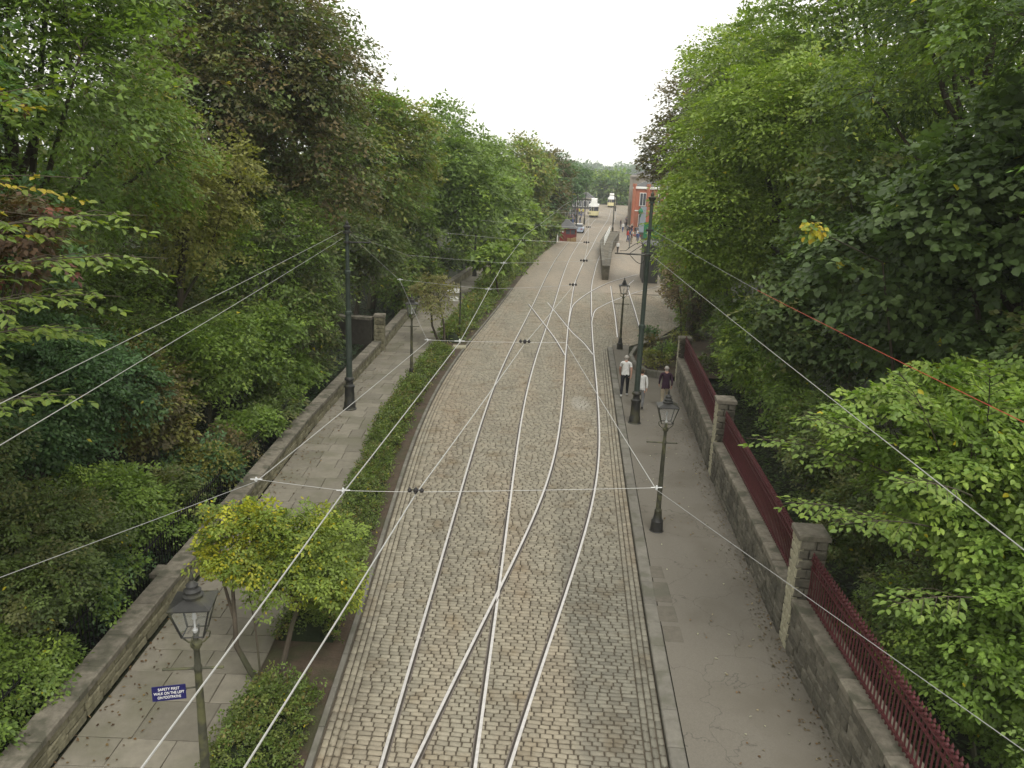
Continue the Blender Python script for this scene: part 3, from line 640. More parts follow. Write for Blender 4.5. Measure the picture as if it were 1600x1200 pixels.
# line hangers and clamps
def ear_mesh():
    mb = MB().box(-.16, .16, -.012, .012, .015, .03)
    for s in (-1, 1): mb.lathe([(.008, -.03), (.035, -.02), (.045, .02), (.02, .055), (.012, .07)], 8, (s * .12, 0))
    mb.lathe([(.012, -.06), (.05, -.01), (.05, .03), (.015, .075)], 10); mb.box(-.012, .012, -.11, .11, -.02, .005); return mb.mesh('line_hanger', M['ear'], True)
EM = ear_mesh()
def hanger(x, y, lb, sc=1., rz=0.):
    o = bpy.data.objects.new('line_hanger', EM); link(o); o.location = (x, y, Z + .03); o.rotation_euler.z = rz; o.scale = (sc,) * 3; tag(o, lb, 'wire hanger', 'black line hangers')
hanger(-.82, 6.60, 'nearest black hanger where the right trolley wire crosses the first span', .45)
hanger(.19, 13.26, 'black hanger on the second span above the left track', .6); hanger(1.49, 20.74, 'black hanger on the third span above the right track', .65); hanger(2.25, 26.89, 'black hanger on the fourth span, fourth up the street', .8)
for k, (x, y) in enumerate([(2.95, 34.5), (3.9, 45), (5.35, 62), (.2, 34.5), (1.1, 45), (2.8, 62)]): hanger(x, y, 'distant black hanger over the ' + ['right track on the fifth span', 'right track on the sixth span', 'right track on the seventh span', 'left track on the fifth span', 'left track on the sixth span', 'left track on the seventh span'][k], .8)
def clamp(x, y, lb, sc=1.):
    sc *= .6
    o = MB().lathe([(.001, -.05), (.016, -.045), (.022, 0), (.016, .045), (.001, .05)], 8).tube([(-.11, 0, 0), (.11, .02, 0)], .010).tube([(0, -.07, .01), (0, .07, -.01)], .012).build('wire_clamp', M['porcelain'], None, True); o.location = (x, y, Z + .02); o.scale = (sc,) * 3
    tag(o, lb, 'wire clamp', 'pale wire clamps')
clamp(-2.29, 6.75, 'pale clamp at the left end of the nearest span', .8); clamp(1.38, 6.92, 'pale clamp at the right end of the nearest span', .8); clamp(-1.46, 6.57, 'grey clamp where the left trolley wire meets the nearest span', .9)
clamp(-1.45, 13.16, 'pale clamp at the left end of the second span', .8); clamp(-.91, 13.16, 'white clamp on the left trolley wire at the second span', 1.3); clamp(-.67, 19.45, 'pale clamp on the left trolley wire at the third span', 1.2); clamp(-.41, 25.38, 'white clamp on the left trolley wire at the fourth span', 1.5); clamp(-3.0, 20.57, 'pale clamp at the left end of the third span', 1.1)

# ------------------------------------------------------------------ foliage
def unit(a): return a / np.maximum(np.linalg.norm(a, axis=-1, keepdims=True), 1e-9)
def spray_template(rg, leaf_sp):
    """flat fan of twigs, unit length along +x; returns leaf base points and directions"""
    P = []; D = []
    for t in np.arange(.12, 1.0, leaf_sp * 1.15): 
        for s in (-1, 1): P.append((t, 0, 0)); D.append((math.cos(.9), s * math.sin(.9), 0))
    for t in np.arange(.05, .92, leaf_sp * 2.6):
        for s in (-1, 1):
            a = s * rg.uniform(.6, 1.05); L = (.55 * (1 - t) + .16) * rg.uniform(.7, 1.1)
            for u in np.arange(leaf_sp, L, leaf_sp):
                for q in (-1, 1): P.append((t + u * math.cos(a), u * math.sin(a), 0)); D.append((math.cos(a + q * .75), math.sin(a + q * .75), 0))
            P.append((t + L * math.cos(a), L * math.sin(a), 0)); D.append((math.cos(a), math.sin(a), 0))
    P.append((1, 0, 0)); D.append((1, 0, 0)); P = np.array(P, float); D = np.array(D, float)
    P[:, 2] -= .22 * (P[:, 0] ** 2 + P[:, 1] ** 2); return P, D
def leaf_arrays(B, D, Nn, L, Wd, fine):
    n = len(B); S_ = unit(np.cross(Nn, D)); Nn = np.cross(D, S_); L = L[:, None]; Wd = Wd[:, None]
    if fine:
        V = np.stack([B, B + D * .32 * L - S_ * .5 * Wd + Nn * .10 * Wd, B + D * .72 * L - S_ * .38 * Wd + Nn * .06 * Wd - Nn * .02 * L, B + D * L - Nn * .12 * L, B + D * .72 * L + S_ * .38 * Wd + Nn * .06 * Wd - Nn * .02 * L, B + D * .32 * L + S_ * .5 * Wd + Nn * .10 * Wd], 1)
        f = np.array([(0, 3, 2, 1), (0, 5, 4, 3)]); k = 6
    elif fine is None:      # small distant leaves: one bent-away triangle each
        fl = np.where(np.arange(n) % 2 == 0, .12, .62)[:, None]; t2 = 1.12 - fl
        V = np.stack([B + D * fl * L - S_ * .56 * Wd, B + D * t2 * L - Nn * .06 * L, B + D * fl * L + S_ * .56 * Wd], 1); f = np.array([(0, 1, 2)]); k = 3
        F = (f[None] + (np.arange(n) * k)[:, None, None]).reshape(-1, 3); return V.reshape(-1, 3), F, 1
    else:
        V = np.stack([B, B + D * .45 * L - S_ * .5 * Wd + Nn * .1 * Wd, B + D * L - Nn * .08 * L, B + D * .45 * L + S_ * .5 * Wd + Nn * .1 * Wd], 1); f = np.array([(0, 3, 2, 1)]); k = 4
    F = (f[None] + (np.arange(n) * k)[:, None, None]).reshape(-1, 4); return V.reshape(-1, 3), F, len(f)
def foliage(rg, C, A, U, Sc, leafL, leafW, cols, fine=False, jit=.25, yellow=.002):
    """sprays at points C, pointing along A with plane normal U and length Sc"""
    leafL = leafL * 1.14; leafW = leafW * 1.2; sp = min(.5, .88 * leafL / np.median(Sc)); T = [spray_template(rg, sp) for _ in range(4)]
    OB, OD, ON, OC = [], [], [], []
    A = unit(A); Sd = unit(np.cross(U, A)); U = np.cross(A, Sd); cc = np.array([c for c, w in cols]); pw = np.array([w for c, w in cols], float); pw /= pw.sum()
    ids = rg.integers(0, 4, len(C)); base = cc[rg.choice(len(cc), len(C), p=pw)] * rg.uniform(.72, 1.3, (len(C), 1))
    for k in range(4):
        m = ids == k
        if not m.any(): continue
        P, Dr = T[k]; Rm = np.stack([A[m], Sd[m], U[m]], 2)      # columns
        pos = C[m][:, None] + np.einsum('nij,kj->nki', Rm, P) * Sc[m][:, None, None]
        dr = np.einsum('nij,kj->nki', Rm, Dr); nn = np.repeat(U[m][:, None], len(P), 1)
        OB.append((pos + rg.normal(0, .12 * leafL, pos.shape)).reshape(-1, 3)); OD.append((dr + rg.normal(0, jit, dr.shape) - np.array([0, 0, .22])).reshape(-1, 3)); ON.append((nn + rg.normal(0, jit * 1.2, nn.shape)).reshape(-1, 3))
        cl = np.repeat(base[m][:, None], len(P), 1) * rg.uniform(.78, 1.25, (m.sum(), len(P), 1)); OC.append(cl.reshape(-1, 3))
    B, D_, N_, Cc = np.concatenate(OB), unit(np.concatenate(OD)), unit(np.concatenate(ON)), np.concatenate(OC)
    y = rg.random(len(B)) < yellow; Cc[y] = np.array([.20, .19, .015]) * rg.uniform(.7, 1.1, (y.sum(), 1))
    Cc = Cc * LEAF_GAIN
    if not fine and leafL > .125 and C[:, 1].mean() > 17.2: fine = None
    n = len(B); L_ = leafL * rg.uniform(.7, 1.2, n); V, F, q = leaf_arrays(B, D_, N_, L_, leafW / leafL * L_, fine)
    return V, F, np.repeat(Cc, q, 0)
TRI = 0
LEAF_GAIN = np.array([2.2, 2.0, 1.5])
CAMP = np.array([0, 0, CAMZ])
def crown_points(rg, c, r, nl, n, lr=(.32, .46), back=.6, inner=.16, flat=.0):
    c = np.array(c, float); r = np.array(r, float)
    d = unit(rg.normal(size=(nl, 3))); d[:, 2] = np.where(d[:, 2] < -.55, -d[:, 2], d[:, 2])
    lc = c + d * r * rg.uniform(.50, .72, (nl, 1)); lrad = rg.uniform(*lr, nl)[:, None] * r * np.array([1, 1, .82])
    lc = np.vstack([lc, c]); lrad = np.vstack([lrad, r * .55])
    C, Nn, W_ = [], [], []
    k = 0
    while sum(map(len, C)) < n and k < 60:
        k += 1; m = n; i = rg.choice(len(lc), m, p=(lrad[:, 0] ** 2) / (lrad[:, 0] ** 2).sum()); u = unit(rg.normal(size=(m, 3)))
        rr = rg.uniform(.74, 1.05, (m, 1)); inn = rg.random(m) < inner; rr[inn] *= .65
        p = lc[i] + u * lrad[i] * rr
        q = np.linalg.norm((p[:, None] - lc[None]) / lrad[None], axis=2); q[np.arange(m), i] = 9; ok = (q.min(1) > .62) | inn
        tc = unit(CAMP - p); face = (unit((p - c) / r) * tc).sum(1); ok &= (face > -.15) | (rg.random(m) > back); ok &= p[:, 2] > .15
        C.append(p[ok]); Nn.append(unit(unit(u[ok] / lrad[i][ok]) * .7 + unit((p[ok] - c) / r ** 2) * .6))
    C, Nn = np.concatenate(C)[:n], np.concatenate(Nn)[:n]; return C, Nn, lc, lrad
def spray_axes(rg, Nn, droop=.18):
    A = Nn.copy(); A[:, 2] = A[:, 2] * .45 - droop; A += rg.normal(0, .35, A.shape); A = unit(A)
    U = Nn * .55 + np.array([0, 0, .85]) + rg.normal(0, .22, A.shape); return A, unit(U)
def tree(name, label, cat, base, c, r, leafL, cols, n, spray, nl=12, trunk=.25, group=None, seed=0, fine=False, near=0, yellow=.002, wl=.55, back=.6, limbs=8, lr=(.26, .46), inner=.16, stems=1, droop=.18, leafparts=None, jit=.25, crownname='crown'):
    global TRI
    rg = np.random.default_rng(1000 + seed); rd = random.Random(seed)
    t = thing(name, label, cat, base, 0, group); b = np.array(base, float)
    C, Nn, lc, lrad = crown_points(rg, c, r, nl, n, lr, back, inner); A, U = spray_axes(rg, Nn, droop); Sc = spray * rg.uniform(.65, 1.3, len(C)); C = C - A * Sc[:, None] * .45
    V, F, cl = foliage(rg, C, A, U, Sc, leafL, leafL * wl, cols, fine, jit, yellow)
    TRI += len(F) * (F.shape[1] - 2)
    o = part(crownname, npmesh(crownname, V - b, F, M['leaf'], col=cl), t)
    if near: tag(o, kind='stuff')
    # trunk, limbs to every lobe, twigs to some sprays
    mb = MB(); c = np.array(c, float); r = np.array(r, float)
    for s_ in range(stems):
        off = np.array([rd.uniform(-.25, .25), rd.uniform(-.2, .2), 0]) * (stems > 1)
        top = (c - [0, 0, r[2] * .1]) - b + off * 2; k1 = top * .45 + np.array([rd.uniform(-.1, .1), rd.uniform(-.1, .1), 0]) * top[2] * .5 + off
        mb.tube([off, k1, top, top + np.array([0, 0, r[2] * .55])], [trunk, trunk * .72, trunk * .45, trunk * .12], 8)
        for j in range(len(lc) - 1):
            if limbs and j % stems == s_:
                q = rd.uniform(.3, .95); st = k1 + (top - k1) * q; e = lc[j] - b; mid = (st + e) / 2 + np.array([0, 0, -.12 * np.linalg.norm(e - st)]); mb.tube([st, mid, e], [trunk * .38, trunk * .22, trunk * .09], 5, cap=False)
                near_s = np.argsort(np.linalg.norm(C - lc[j], axis=1))[:limbs]
                for q2 in near_s: mb.tube([e, (e + C[q2] - b) / 2 + np.array([0, 0, .05]), C[q2] - b + A[q2] * Sc[q2] * .6], [trunk * .08, trunk * .05, trunk * .025], 3, cap=False)
    mb.build('trunk', M['bark'], t, True)
    return t, C, A, U, Sc
G_mid = [((.070, .115, .030), 5), ((.055, .095, .028), 3), ((.10, .15, .035), 1)]
G_dark = [((.048, .074, .028), 5), ((.062, .074, .034), 3), ((.040, .062, .026), 2)]
G_brown = [((.058, .056, .034), 5), ((.070, .060, .034), 3), ((.044, .052, .026), 3)]
G_bright = [((.102, .152, .038), 5), ((.082, .128, .034), 4), ((.13, .175, .045), 1)]
G_maple = [((.044, .074, .034), 5), ((.058, .092, .044), 3), ((.035, .060, .028), 3)]
G_blue = [((.035, .072, .038), 5), ((.045, .085, .040), 3)]
G_yel = [((.13, .17, .03), 4), ((.09, .14, .035), 4), ((.30, .25, .03), 2)]
G_olive = [((.10, .11, .040), 5), ((.085, .10, .035), 3)]
LWG, RWG = 'trees in the wood left of the street', 'trees behind the right wall'
# left wood
tree('broadleaf_tree', 'nearest tree at the left edge, dark leaves with yellow and dull red sprays', 'tree', (-11, 11, 0), (-9.6, 11.2, 8.2), (3.4, 3.2, 4.6), .11, G_blue + [((.06, .035, .028), 1.0), ((.16, .14, .02), .3)], 1150, .75, 12, .22, LWG, 1, near=1, yellow=.015)
tree('broadleaf_tree', 'large mid-green tree second from the left edge, reaching the top of the picture', 'tree', (-12, 19, 0), (-11.4, 18.5, 9.6), (5.3, 4.8, 6.8), .13, G_mid, 2500, 1.0, 18, .3, LWG, 2)
tree('broadleaf_tree', 'slim olive tree between the mid-green tree and the tall dark one', 'tree', (-11.3, 25, 0), (-10.0, 24.5, 7.4), (2.2, 2.3, 3.6), .13, G_olive, 480, .85, 8, .16, LWG, 3)
tree('broadleaf_tree', 'tall dark brownish tree, the highest crown against the sky on the left', 'tree', (-11.5, 35, 0), (-12.0, 34, 9.6), (7.0, 5.5, 8.4), .19, G_brown + G_dark, 4000, 1.2, 26, .45, LWG, 4, inner=.28)
tree('broadleaf_tree', 'yellow-green tree just beyond the tall dark one, over the left path', 'tree', (-9, 49, 0), (-8.6, 49, 8.6), (5.0, 5, 6.3), .24, G_mid + G_olive, 1400, 1.4, 14, .3, LWG, 5)
tree('broadleaf_tree', 'bushy green tree leaning over the far hedge behind the small lamp', 'tree', (-7, 64, 0), (-6.0, 64, 7.9), (5.0, 6, 6.5), .30, G_mid, 1100, 1.6, 12, .3, LWG, 6)
tree('broadleaf_tree', 'rounded green tree further along the left side, before the red kiosk', 'tree', (-4.5, 84, 0), (-3.4, 84, 7.2), (4.8, 8, 6.2), .38, G_mid + [((.09, .14, .04), 2)], 900, 1.9, 12, .3, LWG, 7)
tree('broadleaf_tree', 'pale green distant tree right above the red kiosk', 'tree', (0, 103, 0), (.5, 103, 7.0), (4.9, 8, 6.0), .45, G_olive + G_mid, 800, 2.0, 12, .3, LWG, 8)
tree('broadleaf_tree', 'tall grey-green tree at the far end of the left row', 'tree', (3, 125, 0), (4.2, 126, 7.0), (5.2, 8, 6.2), .5, G_blue + G_brown, 850, 2.2, 12, .3, LWG, 9)
tree('broadleaf_tree', 'last tree of the left row behind the crowd, hazy dark green', 'tree', (8, 160, 0), (9.0, 165, 6.5), (5.5, 9, 5.8), .6, G_blue, 700, 2.4, 12, .3, LWG, 10)
tree('broadleaf_tree', 'dark tree deep in the left wood behind the mid-green one', 'tree', (-18, 24, 1), (-17.5, 24, 9), (5.5, 6, 7), .2, G_dark, 800, 1.5, 12, .3, LWG, 11)
tree('broadleaf_tree', 'dark undergrowth tree filling the left edge behind the red-leaved sprays', 'tree', (-15, 14, 1), (-14, 14, 6), (4.5, 4.5, 6), .16, G_dark + G_blue, 1100, 1.1, 12, .2, LWG, 12)
tree('broadleaf_tree', 'low dark tree under the tall dark crown, behind the green pole', 'tree', (-10.5, 31, 0), (-9.6, 31, 4.2), (3.0, 3.6, 3.6), .16, G_dark + G_mid, 900, 1.0, 10, .18, LWG, 13)
tree('broadleaf_tree', 'low shady tree overhanging the low wall beyond the gate pier', 'tree', (-9, 44, 0), (-8.6, 44, 4.0), (2.6, 5, 3.2), .22, G_dark, 560, 1.1, 8, .18, LWG, 14)
tree('broadleaf_tree', 'low shady tree overhanging the far left wall near the dark pole', 'tree', (-8.5, 57, 0), (-7.8, 57, 4.4), (2.8, 6, 3.3), .28, G_dark + G_mid, 520, 1.3, 8, .18, LWG, 15)
# shrubs behind the low wall
SH = [(-8.0, 9.3, .9, .95, G_mid, 'small green shrub at the very bottom left, behind the wall'), (-7.95, 11.0, .9, .9, G_mid + G_bright[1:2], 'small fresh green shrub behind the black railing, second from the corner'), (-8.0, 13.6, 1.0, .95, G_blue + G_mid, 'small bluish shrub just before the wall buttress'), (-8.1, 16.6, 1.0, .95, G_mid, 'small green shrub just beyond the wall buttress'), (-8.1, 19.6, 1.0, .95, G_blue + G_olive, 'low bluish shrub behind the wall below the brown bush'), (-8.1, 22.9, 1.0, 1.0, G_mid, 'small green shrub behind the wall, two shrubs short of the green pole'), (-8.1, 26.3, 1.0, 1.0, G_mid + G_dark, 'small shrub behind the wall next to the green pole'), (-8.1, 29.2, 1.1, 1.0, G_mid, 'small green shrub right behind the green pole'),
      (-9.0, 10.2, 1.7, 1.5, G_mid, 'blue-green shrub low in the left bottom corner'), (-9.0, 12.8, 1.9, 1.9, G_dark, 'dark shrub above the left bottom corner'), (-8.9, 15.6, 1.5, 1.5, G_mid, 'green shrub behind the buttress of the left wall'),
      (-10.4, 17.2, 3.3, 2.3, G_blue, 'tall blue-green shrub left of the brown twiggy bush'), (-9.4, 19.8, 2.6, 1.9, G_brown + G_olive, 'brownish twiggy bush in the middle of the left bank'), (-9.1, 23.2, 3.0, 2.0, G_bright[1:2] + G_mid, 'fresh green bush left of the green pole'),
      (-8.9, 27.2, 2.4, 1.7, G_mid, 'green bush behind the low wall beside the green pole'), (-12.6, 26, 3.2, 2.6, G_dark, 'broad dark shrub on the bank behind the slim olive tree'), (-12.5, 31.5, 3.2, 2.6, G_dark + G_mid, 'broad dark shrub on the bank behind the green pole'), (-8.8, 34.5, 2.0, 1.6, G_dark, 'dark bush beyond the green pole'), (-11.2, 13.8, 3.8, 2.3, G_dark + G_blue, 'tall dark shrub at the left edge'),
      (-11.8, 21.8, 4.4, 2.6, G_dark + G_mid, 'tall dark shrub on the bank under the mid-green tree'), (-8.15, 18.0, .9, .9, G_dark, 'small dark shrub tight behind the low wall'), (-8.2, 21.2, .9, .9, G_brown, 'small brown shrub tight behind the low wall'), (-8.2, 31.0, 1.1, 1.0, G_dark, 'small dark shrub beyond the green pole'), (-8.1, 24.6, .8, .9, G_dark, 'small dark shrub by the wall before the green pole'), (-8.3, 12.0, .8, .8, G_dark, 'small shrub behind the black railing')]
for k, (x, y, cz, rr, cl, lb) in enumerate(SH):
    tree('shrub', lb, 'shrub', (x - .2, y, 0), (x, y, cz), (rr, rr * 1.15, max(.7, cz * .78 if cz < 2.5 else rr * 1.1)), max(.07, y * .0055), cl, int(230 * rr ** 1.6), .45 + rr * .12, 8, .06 + .01 * rr, 'shrubs on the left bank', 40 + k, crownname='foliage', limbs=3)
# right side
tree('broadleaf_tree', 'bright yellow-green tree behind the far railing, arching over the right footpath', 'tree', (12, 32, 0), (10.9, 32, 8.6), (6.3, 5, 7.6), .155, G_bright, 2900, 1.15, 18, .28, RWG, 20, yellow=.004)
tree('broadleaf_tree', 'light green tree beyond the bright one, against the sky', 'tree', (13.6, 42, 0), (12.4, 42, 9.6), (5.9, 5, 8.8), .20, G_bright + G_mid, 2100, 1.3, 16, .28, RWG, 21)
tree('broadleaf_tree', 'dark brownish tree standing over the far garden bed, left edge of the right-hand trees', 'tree', (15.5, 62, 0), (14.0, 62, 11), (5.4, 5.5, 6.2), .27, G_brown, 1300, 1.4, 16, .35, RWG, 22, back=.5)
tree('broadleaf_tree', 'brown-green lower tree below the dark brownish crown', 'tree', (15.5, 57, 0), (12.6, 52, 5.2), (3.9, 4, 5.0), .25, G_mid + G_olive, 800, 1.3, 12, .3, RWG, 23)
tree('maple_tree', 'dark maple with broad leaves filling the right side of the picture', 'tree', (12.5, 18, 0), (11.9, 18, 6.4), (5.2, 4.6, 5.4), .165, G_maple, 1250, 1.0, 18, .3, RWG, 24, wl=.85, near=1, fine=True, yellow=.003)
tree('maple_tree', 'dark maple behind the middle railings, left of the big dark maple', 'tree', (11.5, 25, 0), (11.3, 24.6, 5.6), (3.9, 3.6, 4.8), .165, G_maple + G_dark, 1300, 1.0, 14, .25, RWG, 25, wl=.85, yellow=.003)
tree('ash_tree', 'open airy tree at the top right with sky showing through', 'tree', (13.5, 15.5, 0), (12.8, 15.5, 11.4), (5.0, 4.4, 3.2), .13, G_maple + G_mid, 620, 1.0, 14, .2, RWG, 26, limbs=6)
tree('ash_tree', 'bright green spray of a young tree near the right edge, high up', 'tree', (9.6, 11.5, 0), (8.6, 11.5, 9.2), (2.1, 1.6, 1.9), .12, [((.10, .19, .04), 4), ((.08, .16, .035), 3)], 230, .7, 7, .10, RWG, 27, wl=.45, limbs=5)
tree('broadleaf_tree', 'tall bright-topped tree rising behind the arching yellow-green one', 'tree', (15.5, 36, 0), (14.2, 34, 14.0), (5.6, 5, 5.2), .19, G_bright + G_mid, 1500, 1.2, 16, .3, RWG, 36, inner=.1)
tree('broadleaf_tree', 'tall open tree at the top, between the bright tree and the airy ash', 'tree', (14.0, 24, 0), (13.0, 24, 12.6), (4.8, 4.5, 4.2), .16, G_maple + G_bright, 950, 1.1, 16, .28, RWG, 37, inner=.08)
tree('broadleaf_tree', 'dark background tree far behind the maples on the right', 'tree', (20, 28, 0), (20, 28, 7), (6, 6, 7.5), .24, G_dark, 800, 1.6, 12, .3, RWG, 28)
tree('broadleaf_tree', 'dark background tree behind the bright tree on the right', 'tree', (19, 44, 0), (19, 44, 8), (5.5, 6, 8), .3, G_dark + G_mid, 650, 1.7, 12, .3, RWG, 29)
tree('broadleaf_tree', 'dark low tree behind the near green bush on the right', 'tree', (12, 12.5, 0), (11.6, 12.5, 4.2), (3.2, 3.2, 4.2), .14, G_dark + G_maple, 1000, .9, 12, .18, RWG, 30)
RS = [(7.5, 8.2, 1.6, 1.3, G_mid), (7.4, 10.8, 1.5, 1.3, G_mid), (7.7, 13.2, 1.4, 1.2, G_dark + G_mid), (7.9, 15.8, 1.6, 1.3, G_dark), (8.1, 18.8, 1.7, 1.4, G_dark), (8.6, 21.8, 1.8, 1.5, G_dark + G_mid), (8.7, 25.2, 2.2, 1.5, G_mid), (9.2, 28.6, 2.5, 1.7, G_mid + G_bright), (9.6, 32.6, 2.6, 1.8, G_mid)]
RSL = ['lowest green shrub in the bottom right corner', 'green shrub behind the nearest railings', 'shrub behind the railings below the near pillar', 'dark shrub just beyond the near pillar', 'dark shrub behind the middle of the middle railings', 'dark shrub near the middle pillar', 'green shrub beside the middle pillar', 'green shrub behind the farthest railings', 'leafy shrub at the end of the farthest railings']
for k, ((x, y, cz, rr, cl), lb) in enumerate(zip(RS, RSL)):
    tree('shrub', lb, 'shrub', (x + .2, y, 0), (x, y, cz), (rr, rr * 1.15, cz * .85), max(.075, y * .0055), cl, int(190 * rr ** 1.6), .5, 8, .06, 'shrubs behind the right railings', 70 + k, crownname='foliage', limbs=3)

# trees whose single leaves can be told apart: some leaves are parts
def leaf_mesh(L, wd, col, nm='leaf'):
    V, F, q = leaf_arrays(np.zeros((1, 3)), np.array([[1., 0, 0]]), np.array([[0, 0, 1.]]), np.array([L]), np.array([wd]), True)
    return npmesh(nm, V, F, M['leaf'], col=np.repeat(np.array([col]), q, 0))
rg_b = np.random.default_rng(9)
def leafy_branches(t, base, branches, leafL, wl, cols, nleaf, rd, sub=10):
    """arching boughs with alternate leaves along side twigs, each leaf its own object"""
    b = Vector(base); vs = [leaf_mesh(leafL, leafL * wl, tuple(v * k for v in c)) for c in cols for k in (.85, 1.1)]; mb = MB(); cand = []
    for p0, p1, L_side in branches:
        p0, p1 = Vector(p0), Vector(p1); mid = (p0 + p1) / 2 + Vector((0, 0, .12 * (p1 - p0).length)); pts = [p0 * (1 - k / 8) ** 2 + mid * 2 * (k / 8) * (1 - k / 8) + p1 * (k / 8) ** 2 for k in range(9)]
        mb.tube([p - b for p in pts], [.011 * (1 - k / 9) + .003 for k in range(9)], 4)
        d = (p1 - p0).normalized(); side = d.cross(Vector((0, 0, 1))).normalized()
        def along(q0, q1, n):
            dd = (q1 - q0).normalized(); sd = dd.cross(Vector((0, 0, 1))).normalized()
            for k in range(n):
                f = (k + .7) / n; s = 1 if k % 2 else -1; cand.append((q0.lerp(q1, f) - Vector((rd.gauss(0, .015), rd.gauss(0, .015), .15 * f * f * (q1 - q0).length + rd.gauss(0, .02))), (dd * rd.uniform(.4, 1.) + sd * s * rd.uniform(.5, .9) - Vector((0, 0, rd.uniform(.0, .55)))).normalized()))
            cand.append((q1 - Vector((0, 0, .15 * (q1 - q0).length)), dd))
        for k in range(sub):
            f = .3 + .68 * k / sub; q = pts[int(f * 8)]; s = 1 if k % 2 else -1; L2 = L_side * (1.25 - f) * rd.uniform(.8, 1.2); e = q + (d * .75 + side * s * .8 + Vector((0, 0, rd.uniform(-.15, .1)))).normalized() * L2
            mb.tube([q - b, (q + e) / 2 - b + Vector((0, 0, .02)), e - b - Vector((0, 0, .15 * L2))], [.008, .006, .003], 3); along(q, e, max(3, int(L2 / (leafL * .42))))
        along(pts[5], pts[8], max(4, int((pts[8] - pts[5]).length / (leafL * .42))))
    mb.build('bough', M['bark'], t)
    rd.shuffle(cand)
    for p, dr in cand[:nleaf]:
        o = part('leaf', rd.choice(vs), t, p - b); up = Vector((rd.gauss(0, .25), rd.gauss(0, .25), 1)).normalized(); y_ = up.cross(dr).normalized(); z_ = dr.cross(y_); m = Matrix((dr, y_, z_)).transposed(); o.rotation_euler = m.to_euler(); s = rd.uniform(.75, 1.2); o.scale = (s, s, s)
    more = cand[nleaf:]
    if more:
        B = np.array([p - b for p, dr in more]); D_ = np.array([dr for p, dr in more]); N_ = unit(np.array([0, 0, 1.]) + rg_b.normal(0, .25, B.shape)); V, F, q = leaf_arrays(B, D_, N_, leafL * rg_b.uniform(.75, 1.2, len(B)), leafL * wl * np.ones(len(B)), True)
        c = np.array(cols)[rg_b.integers(0, len(cols), len(B))] * rg_b.uniform(.8, 1.15, (len(B), 1)); tag(part('foliage', npmesh('foliage', V, F, M['leaf'], col=np.repeat(c, q, 0)), t), kind='stuff')
rd = random.Random(8)
b4 = (8.9, 10.8, 0)
t4, *_ = tree('broadleaf_bush', 'big bright green bush leaning over the nearest railings at the right edge', 'bush', b4, (7.5, 12.4, 4.1), (2.7, 2.3, 2.0), .10, [((.088, .142, .036), 5), ((.07, .12, .032), 4), ((.11, .165, .042), 2)], 850, .6, 14, .09, RWG, 31, fine=True, near=1, wl=.6, yellow=.006)
tree('broadleaf_bush', 'lower bright green bush pressing against the nearest railings in the right corner', 'bush', (8.6, 9.6, 0), (8.0, 9.9, 2.5), (2.0, 2.3, 2.0), .09, [((.085, .142, .036), 5), ((.068, .118, .032), 4)], 520, .5, 12, .07, RWG, 38, fine=True, near=1, wl=.6)
leafy_branches(t4, b4, [((6.4, 12.3, 4.2), (4.05, 13.0, 4.55), .8), ((6.2, 12.0, 4.8), (4.6, 12.3, 5.15), .8), ((6.0, 12.0, 3.6), (4.45, 12.1, 3.75), .7), ((6.6, 11.6, 4.9), (5.6, 11.2, 6.2), .7), ((6.6, 11.2, 3.8), (4.95, 11.0, 3.9), .7), ((7.2, 11.5, 5.2), (6.6, 10.8, 6.5), .6), ((6.8, 10.2, 3.2), (5.3, 9.9, 3.2), .7), ((6.6, 10.6, 4.6), (5.3, 10.2, 4.9), .7)], .115, .6,
               [(.19, .28, .06), (.16, .245, .055), (.22, .30, .065)], 300, rd)
b5 = (-10.2, 9.4, 0)
t5, *_ = tree('broadleaf_bush', 'young tree at the left edge whose layered bright green boughs reach right', 'bush', b5, (-8.2, 9.6, 5.6), (1.5, 1.5, 1.9), .11, G_mid + G_yel[:1], 300, .6, 8, .08, LWG, 32, fine=True, near=1)
leafy_branches(t5, b5, [((-8, 9.4, 7.3), (-4.4, 9.6, 8.15), 1.3), ((-8, 9.4, 6.9), (-4.2, 9.6, 7.65), 1.3), ((-7.8, 9.2, 6.6), (-4.7, 9.4, 7.2), 1.1), ((-7.8, 9.4, 6.2), (-5.0, 9.4, 6.8), .8), ((-7.6, 9.5, 8.3), (-5.1, 9.7, 9.7), .6), ((-7.6, 9.3, 5.4), (-5.3, 9.6, 5.9), .7), ((-8, 10.0, 6.2), (-5.9, 11.0, 6.4), .8)], .125, .52,
               [(.18, .25, .055), (.20, .26, .05), (.15, .22, .05)], 300, rd)
tree('broadleaf_tree', 'small copper-red leaved tree at the left edge above the bright boughs', 'tree', (-9.5, 11.6, 0), (-7.4, 11.2, 7.6), (1.3, 1.2, 1.2), .10, [((.05, .034, .026), 5), ((.04, .04, .024), 4), ((.07, .030, .026), 1)], 150, .5, 7, .07, LWG, 61)
